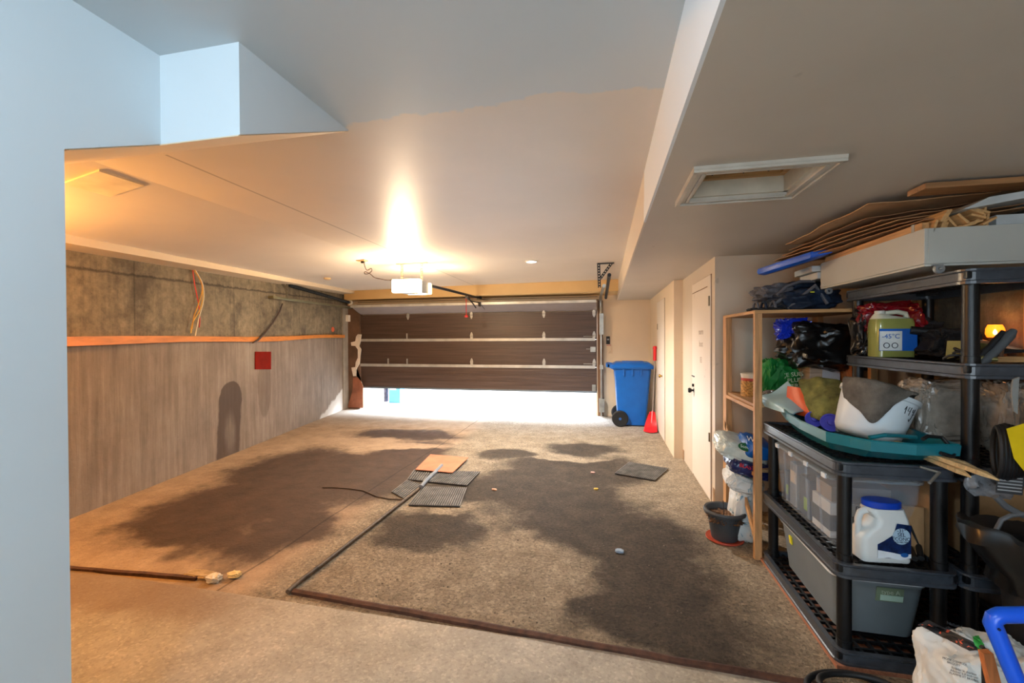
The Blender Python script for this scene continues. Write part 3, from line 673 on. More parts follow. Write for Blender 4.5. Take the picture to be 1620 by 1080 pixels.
# ------------------------------------------------------------------ opener
t = thing('garage_door_opener', 'lit white garage door opener hanging from the ceiling with its rail', 'garage door opener', (-2.48, 5.35, 2.1))
w = MB(); w.box(-2.66, -2.34, 5.22, 5.52, 2.10, 2.26, .02); w.build('motor_housing', pm('housing_grey', (150, 156, 170), .5), t, smooth=True)
lens = pm('lens_lit', (255, 236, 200), .3, emit=(255, 222, 165), es=9.0, var=.02)
w = MB(); w.box(-2.70, -2.31, 5.14, 5.235, 2.09, 2.265, .03, seg=3); w.build('lamp_lens', lens, t, smooth=True)
w = MB(); w.box(-2.66, -2.32, 5.51, 5.585, 2.10, 2.255, .025, seg=3); w.build('lamp_lens', lens, t, smooth=True)
w = MB(); perforated(w, (-2.64, 5.33, 2.5), (-2.64, 5.33, 2.25), .035); perforated(w, (-2.36, 5.33, 2.5), (-2.36, 5.33, 2.25), .035); w.box(-2.72, -2.28, 5.31, 5.35, 2.488, 2.5); w.build('mounting_bracket', M_steel, t)
w = MB(); w.tube([(-2.44, 5.5, 2.245), (-2.40, 6.4, 2.255), (-2.36, 8.03, 2.27)], .022, 8); w.box(-2.40, -2.32, 8.0, 8.06, 2.25, 2.33); w.build('rail', M_darksteel, t, smooth=True)
w = MB(); w.box(-2.41, -2.35, 7.28, 7.42, 2.20, 2.245, .005); w.build('trolley', M_darksteel, t)
w = MB(); w.tube([(-2.38, 7.35, 2.22), (-2.35, 7.6, 2.12), (-2.34, 7.72, 2.06)], .012, 6); w.tube([(-2.36, 7.5, 2.17), (-2.33, 7.95, 2.17), (-2.3, 8.32, 2.03)], .01, 6); w.box(-2.35, -2.31, 7.9, 7.96, 2.1, 2.18); w.build('door_arm', M_darksteel, t)
w = MB(); w.tube([(-2.40, 7.33, 2.21), (-2.40, 7.33, 1.9)], .006, 6); w.lathe([(0, 0), (.035, .01), (.035, .03), (.012, .05), (0, .05)], (-2.40, 7.33, 1.86), 12); w.build('pull_cord', pm('red_plastic', (205, 40, 34), .4), t)
# power lead to the ceiling outlet
t = thing('ceiling_outlet', 'small cream outlet on the ceiling left of the lit opener', 'outlet', (-2.99, 4.94, 2.5))
w = MB(); w.box(-3.05, -2.93, 4.89, 4.98, 2.475, 2.495, .003); w.build('cover', pm('outlet_cream', (190, 150, 100), .5), t); w = MB(); w.box(-3.0, -2.96, 4.92, 4.95, 2.45, 2.478, .004); w.build('socket', M_blackg, t)
w = MB(); K = [aty(400+x*300/1620, 380+y*200/1080, 4.98+.04*i) for i, (x, y) in enumerate(((945, 165), (955, 215), (975, 255), (1010, 240), (1015, 262), (985, 285), (955, 285), (960, 268), (1000, 285), (1040, 318), (1090, 330), (1150, 340), (1195, 337)))]
fine = []
for i in range(len(K)-1):
    for f in (0, .25, .5, .75):
        a, b, c, d_ = K[max(i-1, 0)], K[i], K[i+1], K[min(i+2, len(K)-1)]; fine.append(((b*2)+(c-a)*f+(a*2-b*5+c*4-d_)*f*f+(b*3-a-c*3+d_)*f**3)*.5)
fine.append(K[-1]); w.tube(fine, .006, 6); tag(w.build('power_cord', pm('cord_brown', (70, 46, 30), .5), smooth=True), 'looped dark power cord running from ceiling outlet to the opener', 'cord')
w = MB(); w.lathe([(0, 0), (.03, 0), (.055, .015), (.05, .03), (0, .03)], (-4.06, 5.75, 2.38), 18); tag(w.build('ceiling_plug', pm('cap_cream', (206, 176, 130), .6), smooth=True), 'small cream cap on the ceiling near the left track', 'ceiling cap')
t = thing('recessed_light', 'small round lit recessed lamp in the garage ceiling', 'ceiling light', (-.93, 5.58, 2.49))
w = MB(); w.lathe([(.06, 0), (.08, 0), (.08, .012), (.06, .012), (.06, 0)], (-.93, 5.58, 2.488), 28); w.build('trim_ring', pm('ring_white', (230, 228, 222), .5), t, smooth=True)
w = MB(); w.lathe([(0, 0), (.06, 0), (.06, .004), (0, .004)], (-.93, 5.58, 2.492), 28); w.build('lamp', pm('lamp_white', (255, 255, 255), .5, emit=(240, 246, 255), es=30, var=0), t)
# wall controls
p = aty(962, 538, 8.4)
t = thing('door_control', 'black garage door control button on the cream wall beside the door', 'wall control', (p.x, 8.39, p.z-.06))
w = MB(); w.box(p.x-.035, p.x+.035, 8.375, 8.4, p.z-.075, p.z+.075, .006); w.build('housing', M_blackg, t); w = MB(); w.box(p.x-.018, p.x+.018, 8.37, 8.376, p.z+.0, p.z+.03, .002); w.build('button', pm('button_grey', (150, 150, 150), .4), t)
t = thing('light_switch', 'cream light switch on the wall directly below the black door control', 'light switch', (p.x+.04, 8.39, p.z-.3))
w = MB(); w.box(p.x-.0, p.x+.08, 8.392, 8.4, p.z-.25, p.z-.11, .003); w.build('plate', pm('switch_cream', (214, 190, 158), .5), t); w = MB(); w.box(p.x+.033, p.x+.047, 8.38, 8.392, p.z-.2, p.z-.17, .002); w.build('toggle', pm('toggle_cream', (230, 214, 190), .4), t)
w = MB(); w.box(p.x-.03, p.x+.06, 8.393, 8.4, p.z-.105, p.z-.085); tag(w.build('warning_label', pm('label_pink', (206, 150, 132), .6)), 'tiny reddish warning strip between door control and light switch', 'label')

# ------------------------------------------------------------------ floor items
w = MB(); secs = []
A, B = Vector((-1.80, 2.205, 0)), Vector((.92, 2.055, 0))
for i in range(60):
    p = A+(B-A)*(i/59); h = .018+.004*noise.noise(p*8); k = .004*noise.noise(p*5+Vector((9, 0, 0)))
    secs.append([(p.x, p.y-.02+k, 0), (p.x, p.y-.02+k, h), (p.x, p.y+.0+k, h+.006), (p.x, p.y+.016+k, h), (p.x, p.y+.018, 0)])
w.loft(secs); struct('trim_10', w, M_rust)
w = MB(); secs = []
A, B = atz(108, 901, 0), atz(312, 917, 0)
for i in range(30):
    p = A+(B-A)*(i/29); h = .02+.004*noise.noise(p*8); secs.append([(p.x, p.y-.015, 0), (p.x, p.y-.015, h), (p.x, p.y+.012, h), (p.x, p.y+.015, 0)])
w.loft(secs); struct('trim_11', w, M_rust)
w = MB(); w.bag((-2.50, 2.24, .012), (.09, .035, .012), 3, .3, 3, .8, 4, crease=.2); tag(w.build('mortar_debris', pm('mortar', (186, 160, 120), .9, bump=.5, var=.3)), 'broken tan mortar lump in the gap of the rusty edge strip', 'debris')
w = MB(); w.bag((-2.37, 2.21, .02), (.04, .03, .02), 5, .3, 3, .8, 3, crease=.2); tag(w.build('broken_stone', pm('stone_white', (220, 208, 184), .8, bump=.3)), 'pale stone chip lying beside the mortar debris', 'stone')
w = MB(); w.bag((-2.28, 2.27, .02), (.035, .025, .014), 6, .3, 3, .7, 3, crease=.2); tag(w.build('broken_stone', pm('stone_cream', (226, 196, 132), .8, bump=.3)), 'small yellowish stone chip right of the pale one', 'stone')
w = MB(); P = [atz(x, y, .02) for x, y in ((455, 936), (470, 922), (520, 884), (600, 822), (660, 775), (672, 765))]; w.tube(P, .014, 10); tag(w.build('floor_pipe', pm('pipe_dirty', (92, 76, 60), .6, .2, var=.4, vs=18)), 'thin dirty metal pipe lying along the floor joint', 'pipe')
P = [atz(x, y, .035) for x, y in ((666, 770), (676, 758), (688, 747), (699, 736))]
w = MB(); w.tube(P, .02, 10); tag(w.build('drain_hose', pm('hose_grey', (128, 134, 140), .4), smooth=True), 'grey flexible hose end between the rusty plate and mats', 'hose')
def floor_plate(name, pix, z, th, mat, label, cat, ribs=0, group=None):
    P = [atz(x, y, z) for x, y in pix]; w = MB(); w.loft([[p.xy.to_3d()+Vector((0, 0, z)) for p in P], [p.xy.to_3d()+Vector((0, 0, z+th)) for p in P]])
    o = tag(w.build(name, mat), label, cat, group)
    if ribs:
        w = MB(); A, B, C_, D_ = [Vector((p.x, p.y, z+th)) for p in P]
        for i in range(ribs+1):
            f = i/ribs; a = A+(B-A)*f; b = D_+(C_-D_)*f; d = (B-A).normalized()*((B-A).length/ribs*.24)
            w.loft([[a-d, a+d, b+d, b-d], [q+Vector((0, 0, .007)) for q in (a-d, a+d, b+d, b-d)]])
        w.build('rib_pattern', pm('rib_grey', (112, 108, 104), .6, var=.35, vs=10), o)
    return o
M_mat = pm('rubber_mat', (34, 33, 33), .6, var=.3, vs=12)
floor_plate('rubber_mat', ((647, 800), (727, 802), (738, 773), (670, 771)), .004, .008, M_mat, 'ribbed black mat nearest the camera beside the floor pipe', 'mat', 22)
floor_plate('rubber_mat', ((676, 763), (738, 769), (759, 747), (698, 746)), .004, .008, M_mat, 'ribbed black mat just in front of the rusty orange plate', 'mat', 18)
floor_plate('rubber_mat', ((645, 759), (680, 763), (692, 746), (656, 744)), .004, .006, M_mat, 'small dark mat left of the grey hose end', 'mat', 10)
floor_plate('rubber_mat', ((620, 779), (640, 790), (668, 768), (645, 760)), .003, .005, M_mat, 'dark thin mat lying left of the floor pipe', 'mat', 8)
floor_plate('rubber_mat', ((973, 750), (1035, 761), (1057, 742), (996, 732)), .004, .008, M_mat, 'ribbed dark mat alone on the floor near the closet doors', 'mat', 22)
floor_plate('rusty_plate', ((657, 743), (716, 748), (741, 724), (681, 719)), .03, .006, pm('orange_rust_plate', (186, 118, 86), .65, .0, var=.15, vs=5), 'flat orange rusty plate covering the drain in mid floor', 'plate')
w = MB(); w.tube([atz(x, y, .008) for x, y in ((510, 771), (530, 771), (555, 773), (575, 776), (596, 785), (615, 789), (638, 790))], .006, 6); tag(w.build('floor_cable', pm('cable_brown', (60, 50, 44), .6), smooth=True), 'thin dark cable snaking across the stained left floor', 'cable')
w = MB(); w.bag(atz(980, 871, .01), (.025, .02, .008), 2, .3, 3, .7, 3, crease=.3); tag(w.build('paper_scrap', pm('scrap_blue', (140, 158, 176), .6)), 'pale blue scrap on the dark stain in mid floor', 'scrap')
for i, (x, y, c, nm) in enumerate(((782, 774, (196, 150, 120), 'pinkish scrap left of the dark stain by the mats'), (943, 773, (206, 170, 70), 'tiny yellow leaf on the floor left of the far right mat'), (938, 747, (206, 160, 150), 'tiny pink scrap behind the yellow leaf on the floor'))):
    w = MB(); w.bag(atz(x, y, .008), (.022, .016, .007), 8+i, .3, 3, .7, 2, crease=.3); tag(w.build('floor_scrap', pm('scrap_%d' % i, c, .7)), nm, 'scrap')
w = MB()
for i in range(160):
    x = random.uniform(-1.6, .7); y = random.uniform(2.2, 5.5) if i % 3 else random.uniform(2.2, 3.2); r = random.uniform(.003, .007)
    w.lathe([(0, 0), (r, r*.3), (r*.8, r), (0, r*1.2)], (x, y, 0), 5)
tag(w.build('gravel', pm('gravel_grey', (112, 100, 86), .8, var=.5, vs=3), kind='stuff'), 'loose grit scattered over the rough floor', 'gravel')

# ------------------------------------------------------------------ wheelie bin and shovel
t = thing('wheelie_bin', 'tall blue wheeled recycling bin against the cream back wall', 'wheelie bin', (.52, 7.8, 0))
M_blue = pm('blue_plastic', (14, 92, 176), .38, var=.06)
w = MB(); w.loft([rrect(.27, .72, 7.50, 7.98, .04, .02), rrect(.25, .75, 7.49, 8.0, .05, .30), rrect(.22, .79, 7.47, 8.03, .05, .78), rrect(.215, .795, 7.465, 8.035, .05, .80), rrect(.20, .81, 7.45, 8.05, .05, .98)]); w.build('body', M_blue, t, smooth=True)
w = MB(); w.loft([rrect(.17, .86, 7.42, 8.08, .05, .97), rrect(.16, .87, 7.41, 8.09, .05, 1.0), rrect(.18, .84, 7.43, 8.07, .05, 1.03), rrect(.24, .78, 7.5, 8.0, .05, 1.075)]); w.box(.35, .7, 7.6, 7.66, 1.07, 1.085, .004); w.box(.35, .7, 7.82, 7.88, 1.07, 1.085, .004); w.build('lid', M_blue, t, smooth=True)
w = MB(); w.tube([(.1, 7.45, 1.02), (.1, 8.05, 1.02)], .03, 10)
for y in (7.47, 7.75, 8.03): w.loft([[(.1, y-.02, 1.0), (.1, y+.02, 1.0), (.1, y+.02, 1.05), (.1, y-.02, 1.05)], [(.24, y-.02, .93), (.24, y+.02, .93), (.24, y+.02, 1.03), (.24, y-.02, 1.03)]])
w.build('handle', M_blue, t, smooth=True)
for x in (.36, .5, .64): w = MB(); w.box(x-.012, x+.012, 7.43, 7.47, .86, .98, .003); w.build('rib', M_blue, t)
for y in (7.40, 8.03):
    w = MB(); w.lathe([(0, -.03), (.06, -.03), (.07, -.025), (.12, -.03), (.135, -.015), (.135, .015), (.12, .03), (.07, .025), (0, .03)], (.30, y+.03, .137), 28, Matrix.Rotation(PI/2, 4, 'X'), ); wh = w.build('wheel', M_blackg, t, smooth=True)
    w = MB(); w.lathe([(0, -.034), (.022, -.034), (.022, -.03), (0, -.03)], (.30, y+.03 if y < 7.5 else y+.03, .137), 14, Matrix.Rotation(-PI/2, 4, 'X')); w.build('hub_cap', pm('hub_blue', (40, 90, 160), .4), wh)
w = MB(); w.tube([(.30, 7.4, .137), (.30, 8.08, .137)], .012, 8); w.build('axle', M_darksteel, t)

for c_ in t.children:
    pass
t.location.x -= .045

t = thing('snow_shovel', 'red-bladed snow shovel leaning in the corner beside the blue bin', 'shovel', (.74, 7.22, 0))
w = MB(); w.tube([(.76, 7.28, .2), (.80, 7.3, 1.15)], .013, 10); w.build('shaft', pm('shaft_grey', (140, 128, 118), .5), t)
w = MB(); w.tube([(.799, 7.3, 1.12), (.80, 7.3, 1.32)], .028, 10); w.lathe([(0, -.01), (.036, 0), (.03, .04), (0, .05)], (.80, 7.3, 1.31), 12); w.build('grip', pm('shovel_red', (222, 34, 40), .35), t, smooth=True)
w = MB(); w.sheet([[(.60, 7.05, .02), (.70, 7.0, .012), (.80, 7.02, .02)], [(.63, 7.16, .10), (.72, 7.13, .07), (.81, 7.12, .10)], [(.68, 7.24, .22), (.74, 7.24, .19), (.80, 7.2, .22)], [(.72, 7.27, .30), (.76, 7.28, .28), (.79, 7.25, .30)]], 6, .006); w.tube([(.76, 7.28, .3), (.74, 7.2, .12)], .02, 8); w.build('blade', pm('shovel_red', (222, 34, 40), .35), t, smooth=True)

# ------------------------------------------------------------------ black plastic racks
def rack(name, label, x0, x1, y0, y1, tops, group='black plastic shelving racks', base=.02):
    t = thing(name, label, 'shelving rack', ((x0+x1)/2, (y0+y1)/2, base), group)
    H = .064; r = .045
    for z in tops:
        w = MB(); prof = [(0, 0), (.007, .0), (.007, -.008), (.002, -.014), (.002, -H+.016), (.008, -H+.012), (.008, -H), (-.016, -H), (-.016, 0)]
        loops = []
        for off, dz in prof:
            loops.append(rrect(x0-off, x1+off, y0-off, y1+off, max(r+off, .01), z+dz, 5))
        loops.append(loops[0]); n = len(loops[0])
        R = [[w.bm.verts.new(p) for p in L] for L in loops[:-1]]
        for i in range(len(R)):
            A, B = R[i], R[(i+1) % len(R)]
            for k in range(n): w.bm.faces.new((A[k], A[(k+1) % n], B[(k+1) % n], B[k]))
        sh = w.build('shelf', M_rim, t)
        w = MB(); zz = z-.012
        nx, ny = 8, 16
        for i in range(1, nx): x = x0+(x1-x0)*i/nx; w.box(x-.006, x+.006, y0+.012, y1-.012, zz-.016, zz)
        for j in range(1, ny): y = y0+(y1-y0)*j/ny; w.box(x0+.012, x1-.012, y-.006, y+.006, zz-.013, zz+.001)
        for cx in (x0+.045, x1-.045):
            for cy in (y0+.05, y1-.05): w.box(cx-.042, cx+.042, cy-.045, cy+.045, zz-.03, zz+.004, .006)
        w.build('grid', M_black, sh)
    for cx in (x0+.047, x1-.047):
        for cy in (y0+.05, y1-.05):
            w = MB()
            for za, zb_ in zip(tops, tops[1:]):
                w.tube([(cx, cy, za-.01), (cx, cy, za+.03), (cx, cy, za+.031), (cx, cy, zb_-H)], [.032, .032, .029, .029], 20)
            w.build('post', M_black, t, smooth=True)
    return t
rack('shelving_rack', 'low black plastic rack carrying the teal sled, nearest the camera', 1.03, 1.49, 2.2, 3.15, (.078, .475, .935))
rack('shelving_rack', 'tall black plastic rack carrying the white under-bed drawer', 1.51, 1.975, 2.2, 3.15, (.078, .475, .935, 1.38, 1.785))
w = MB(); w.box(1.02, 1.99, 2.19, 3.16, 0, .019, .003); tag(w.build('base_board', wood('base_wood', (170, 112, 84), 1)), 'reddish wooden board under the black plastic racks', 'board')

# ------------------------------------------------------------------ wooden shelf unit
t = thing('wooden_shelf_unit', 'open pine shelf unit built of rough studs behind the black racks', 'shelf unit', (1.3, 3.5, 0))
for (x0, x1, y0, y1) in ((.985, 1.03, 3.16, 3.195), (.985, 1.03, 3.86, 3.95), (1.66, 1.70, 3.16, 3.195), (1.66, 1.70, 3.86, 3.95)):
    w = MB(); w.box(x0, x1, y0, y1, 0, 1.655, .002); w.build('post', M_pine, t)
for z in (1.655,):
    w = MB(); w.box(.985, 1.70, 3.16, 3.195, z, z+.022, .002); w.build('rail', M_pinex, t); w = MB(); w.box(.985, 1.03, 3.195, 3.95, z, z+.022, .002); w.build('rail', M_piney, t)
w = MB(); w.box(1.03, 1.69, 3.195, 3.95, 1.655, 1.672, .001); w.build('shelf', pm('particle_board', (160, 120, 78), .8, var=.2, vs=40), t)
for z in (1.04, .60): w = MB(); w.box(1.0, 1.69, 3.2, 3.92, z-.02, z, .001); w.build('shelf', wood('shelf_wood', (176, 134, 88), 1), t); w = MB(); w.box(.985, 1.03, 3.195, 3.86, z-.045, z-.02); w.build('rail', M_piney, t)
w = MB(); w.loft([[(.985, 3.2, .14), (1.0, 3.2, .14), (1.0, 3.9, .75), (.985, 3.9, .75)], [(.985, 3.2, .20), (1.0, 3.2, .20), (1.0, 3.9, .81), (.985, 3.9, .81)]]); w.build('brace', M_piney, t)

# ------------------------------------------------------------------ contents: low rack
M_clear = pm('clear_plastic', (190, 202, 214), .15, trans=.0, alpha=.16, var=.02)
def tote(x0, x1, y0, y1, z0, z1):
    t = thing('storage_tote', 'clear plastic lidded tote full of boxes on the middle shelf of the low rack', 'storage tote', ((x0+x1)/2, (y0+y1)/2, z0))
    w = MB(); L0 = rrect(x0+.02, x1-.02, y0+.02, y1-.02, .03, z0); L1 = rrect(x0, x1, y0, y1, .03, z1-.02)
    I0 = rrect(x0+.023, x1-.023, y0+.023, y1-.023, .03, z0+.004); I1 = rrect(x0+.004, x1-.004, y0+.004, y1-.004, .03, z1-.02)
    w.loft([I1, I0, L0, L1], False, False)
    w.build('body', M_clear, t, smooth=True)
    for k in range(1, 5):
        y = y0+(y1-y0)*k/5; w = MB(); w.loft([[(x0+.013, y-.006, z0+.02), (x0+.013, y+.006, z0+.02), (x0+.021, y+.006, z0+.02), (x0+.021, y-.006, z0+.02)], [(x0-.006, y-.006, z1-.03), (x0-.006, y+.006, z1-.03), (x0+.002, y+.006, z1-.03), (x0+.002, y-.006, z1-.03)]]); w.build('rib', M_clear, t)
    w = MB(); w.loft([rrect(x0-.01, x1+.01, y0-.01, y1+.01, .035, z1-.024), rrect(x0-.01, x1+.01, y0-.01, y1+.01, .035, z1-.012), rrect(x0+.004, x1-.004, y0+.004, y1-.004, .03, z1)]); ld = w.build('lid', pm('lid_frost', (190, 204, 214), .3, alpha=.35, var=.02), t, smooth=True)
    for k in range(4):
        y = y0+.06+(y1-y0-.12)*k/3; w = MB(); w.box(x0-.016, x0-.006, y-.02, y+.02, z1-.03, z1-.006, .003); w.build('clip', pm('clip_frost', (214, 222, 228), .4), t)
tote(1.075, 1.45, 2.35, 3.06, .477, .83)
def cbox(name, x0, x1, y0, y1, z0, z1, mat, label, cat, rz=0, group=None, lab=None):
    w = MB(); w.box(x0, x1, y0, y1, z0, z1, .003, rot=(0, 0, rz)); return tag(w.build(name, mat), label, cat, group)
M_card = wood('cardboard', (178, 136, 92), 1, .85, .08, 2)
M_cardx = wood('cardboard_flat', (172, 132, 92), 0, .85, .1, 2)
b_ = cbox('product_box', 1.11, 1.40, 2.45, 2.64, .483, .66, pm('box_white_print', (214, 216, 218), .6), 'white and dark blue printed box inside the clear tote, front end', 'box')
box(1.108, 1.402, 2.448, 2.642, .52, .60).build('printed_band', pm('navy_print', (44, 62, 82), .5), b_)
text('lettering', 'RO', .045, frame((1.25, 2.4465, .636), (1, 0, 0), (0, 0, 1)), pm('print_dark', (40, 48, 58), .5), b_)
b_ = cbox('product_box', 1.11, 1.27, 2.67, 2.80, .483, .70, pm('box_blue_dark', (52, 70, 92), .5), 'dark blue box with a green patch inside the clear tote', 'box')
box(1.1085, 1.11, 2.70, 2.74, .52, .59).build('green_patch', pm('green_print', (140, 180, 60), .5), b_)
b_ = cbox('product_box', 1.11, 1.30, 2.83, 2.93, .483, .74, pm('box_grey_print', (130, 140, 152), .5), 'grey tall box with a pale label inside the clear tote', 'box')
box(1.1085, 1.11, 2.84, 2.92, .62, .69).build('pale_label', pm('label_cream', (214, 196, 176), .5), b_)
b_ = cbox('product_box', 1.11, 1.25, 2.95, 3.02, .483, .66, pm('box_blue_dark', (52, 70, 92), .5), 'small dark blue box at the far end inside the clear tote', 'box')
box(1.1085, 1.11, 2.955, 2.985, .52, .58).build('green_patch', pm('green_print', (140, 180, 60), .5), b_)
cbox('product_box', 1.12, 1.38, 2.46, 2.62, .663, .74, pm('box_taupe', (150, 132, 118), .6), 'flat taupe box lying on the white printed box in the tote', 'box')

# grey bin with white lid, bottom shelf
t = thing('storage_bin', 'large grey plastic bin with white lid on the bottom shelf of the low rack', 'storage bin', (1.27, 2.68, .08))
M_gbin = pm('grey_bin', (112, 122, 128), .45, var=.05)
def rl(x0, x1, y0, y1, r, z, a=-.02):
    c = Vector((1.27, 2.68, 0)); R = Matrix.Rotation(a, 3, 'Z'); return [c+R @ (Vector(p)-c) for p in rrect(x0, x1, y0, y1, r, z, 6)]
w = MB(); w.loft([rl(1.11, 1.43, 2.36, 2.99, .05, .082), rl(1.095, 1.445, 2.335, 3.01, .05, .24), rl(1.085, 1.455, 2.32, 3.03, .055, .338), rl(1.075, 1.46, 2.31, 3.04, .055, .342), rl(1.075, 1.46, 2.31, 3.04, .055, .352)]); w.build('body', M_gbin, t, smooth=True)
w = MB(); w.loft([rl(1.07, 1.465, 2.305, 3.045, .06, .3525), rl(1.07, 1.465, 2.305, 3.045, .06, .368), rl(1.09, 1.445, 2.325, 3.025, .05, .376)]); w.build('lid', pm('white_lid', (222, 228, 230), .4), t, smooth=True)
R6 = Matrix.Rotation(-.02, 4, 'Z')
def rb(p): c = Vector((1.27, 2.68, 0)); return c+(R6.to_3x3() @ (Vector(p)-c))+Vector((-.01, -.012, -.002))
w = MB(); w.loft([[rb(p) for p in ((1.10+.16, 2.342, .26), (1.10+.27, 2.342, .26), (1.10+.27, 2.332, .33), (1.26, 2.332, .33))], [rb(p) for p in ((1.26, 2.339, .26), (1.37, 2.339, .26), (1.37, 2.329, .33), (1.26, 2.329, .33))]]); w.build('green_label', pm('olive_label', (118, 136, 112), .5), t)
text('lettering', 'type A', .028, frame(rb((1.315, 2.327, .31)), R6.to_3x3() @ Vector((1, 0, 0)), (0, .1, 1)), pm('label_text', (170, 184, 164), .5), t)
w = MB(); w.loft([[rb(p) for p in ((1.275, 2.334, .268), (1.365, 2.334, .268), (1.365, 2.330, .296), (1.275, 2.330, .296))], [rb(p) for p in ((1.275, 2.331, .268), (1.365, 2.331, .268), (1.365, 2.327, .296), (1.275, 2.327, .296))]]); w.build('price_sticker', pm('mint_label', (176, 206, 190), .5), t)
w = MB(); w.loft([[rb(p) for p in ((1.102, 2.86, .26), (1.102, 2.89, .26), (1.098, 2.89, .305), (1.098, 2.86, .305))], [rb(p) for p in ((1.095, 2.86, .26), (1.095, 2.89, .26), (1.090, 2.89, .305), (1.090, 2.86, .305))]]); w.build('yellow_sticker', pm('sticker_yellow', (226, 214, 40), .5), t)

# white jug of ice melter
t = thing('plastic_jug', 'white handled jug with blue cap and dark blue winter label', 'jug', (1.235, 2.29, .477))
M_jug = pm('jug_white', (226, 226, 222), .35, var=.03)
Mj = Matrix.Rotation(.10, 4, 'Z'); jc = Vector((1.24, 2.30, .477))
def jp(x, y, z): return jc+Mj.to_3x3() @ Vector((x, y, z))
out = [(-.098, 0), (.09, 0), (.098, .008), (.102, .19), (.088, .215), (.082, .232), (-.04, .238), (-.066, .228), (-.094, .19), (-.098, .12)]
w = MB()
cut = [(-.075, .125), (-.075, .185), (-.055, .205), (-.035, .2), (-.03, .17), (-.045, .14), (-.06, .12)]
# body as a stack of rounded sections; the grip is a separate loop so the hand hole is open
lo_ = [rrect(-.098, .100, -.055, .055, .02, 0.0), rrect(-.102, .104, -.06, .06, .025, .01), rrect(-.102, .104, -.06, .06, .025, .10), rrect(-.085, .104, -.06, .06, .025, .13), rrect(-.045, .104, -.058, .058, .025, .16), rrect(-.035, .100, -.055, .055, .025, .19), rrect(-.06, .09, -.05, .05, .025, .222), rrect(-.055, .085, -.048, .048, .025, .236)]
w.loft([[jp(*p) for p in L] for L in lo_]); w.build('body', M_jug, t, smooth=True)
w = MB(); w.tube([jp(-.088, 0, .09), jp(-.088, 0, .13), jp(-.088, 0, .175), jp(-.078, 0, .205), jp(-.055, 0, .218), jp(-.03, 0, .22)], [.016, .014, .014, .015, .016, .016], 10); w.build('handle', M_jug, t, smooth=True)
w = MB(); w.lathe([(0, .236), (.058, .236), (.062, .240), (.062, .262), (.058, .266), (0, .268)], jp(.01, 0, 0), 36, sx=1.25, sy=.8); w.build('cap', pm('cap_blue', (18, 66, 186), .35), t, smooth=True)
fr = frame(jp(.0, -.0615, 0), Mj.to_3x3() @ Vector((1, 0, 0)), (0, 0, 1))
w = MB(); w.prism([(-.045, .025), (.092, .025), (.092, .175), (.035, .182), (.02, .13), (-.02, .10), (-.045, .085)], 0, .001, fr); w.build('label', pm('label_navy', (22, 44, 92), .35, var=.5, vs=30), t)
w = MB(); w.prism([(-.045, .022), (-.0, .028), (.05, .018), (.092, .03), (.092, .048), (.06, .042), (.02, .05), (-.045, .06)], .001, .0016, fr); w.build('label_band', pm('label_white', (232, 236, 240), .4), t)
w = MB(); w.prism([(.052+.036*math.cos(a*PI/16), .125+.036*math.sin(a*PI/16)) for a in range(32)], .001, .0018, fr); w.build('label_disc', pm('label_pale', (176, 202, 220), .4), t)
for s_, zz, sz in (('-31°', .150, .022), ('SEL', .132, .023), ('ÉCONO', .113, .021), ('ICE MELTER', .099, .010)):
    text('lettering', s_, sz, fr @ Matrix.Translation((.052, zz, .002)), pm('ink_navy', (14, 24, 60), .4), t)
w = MB(); w.prism([(.065+.016*math.cos(a*PI/12), .042+.01*math.sin(a*PI/12)) for a in range(24)], .0016, .002, fr); w.build('seal', pm('seal_blue', (30, 90, 160), .4), t)

# cardboard carton behind the jug, with the printed arrow
t = thing('cardboard_carton', 'brown cardboard carton with a black triangular mark behind the white jug', 'carton', (1.37, 2.8, .477))
w = MB(); w.box(1.462, 1.485, 2.32, 3.0, .478, .86, .002); w.build('body', M_card, t)
w = MB(); w.box(1.34, 1.455, 2.36, 2.38, .478, .70, .002, rot=(0, 0, -.12)); w.build('flap', M_card, t)
fr = frame((1.40, 2.352, .56), (1, -.12, 0), (0, 0, 1)); w = MB(); w.prism([(-.03, -.02), (0, .055), (.032, -.035), (.024, -.03), (.0, .03), (-.022, -.02)], .0, .004, fr); w.build('printed_mark', pm('mark_black', (26, 24, 22), .6), t)
w = MB(); w.tube([(1.36, 2.26, .50), (1.46, 2.5, .51)], .012, 10); tag(w.build('black_rod', M_black, smooth=True), 'thin black rod lying on the grid beside the white jug', 'rod')
w = MB(); w.tube([(1.39, 2.27, .50), (1.465, 2.42, .53)], .012, 10); tag(w.build('black_tube', M_blackg, smooth=True), 'short black tube leaning beside the carton on the rack', 'tube')

# teal sled
t = thing('plastic_sled', 'teal plastic sled lying across the top of the low rack', 'sled', (1.27, 2.65, .937))
M_teal = pm('teal_plastic', (18, 110, 122), .28, var=.06, coat=.3)
rim = [atz(1520, 705, 1.03), atz(1450, 704, 1.03), atz(1378, 698, 1.03), atz(1345, 692, 1.03), (1.055, 2.37, 1.03), (1.05, 2.65, 1.035), (1.075, 2.9, 1.04), (1.10, 3.05, 1.06), (1.16, 3.13, 1.09), (1.30, 3.15, 1.11), (1.44, 3.13, 1.09), (1.50, 3.0, 1.05), (1.51, 2.6, 1.03)]
rim = [Vector(p) for p in rim]; cc = Vector((1.28, 2.65, 0))
def ins(f, dz, zfl=None):
    out = []
    for p in rim:
        q = cc+(p-cc)*f; q.z = (p.z+dz) if zfl is None else zfl; out.append(q)
    return out
w = MB(); w.loft([ins(.78, 0, .938), ins(.955, -.045), ins(.995, -.045), ins(1.005, 0), ins(.99, .006), ins(.955, .002), ins(.86, 0, .965)]); w.build('tray', M_teal, t)
M_glare = pm('teal_plastic_glare', (150, 184, 192), .35, var=.05)  # paler than the tray: daylight glare put into the colour of the curl
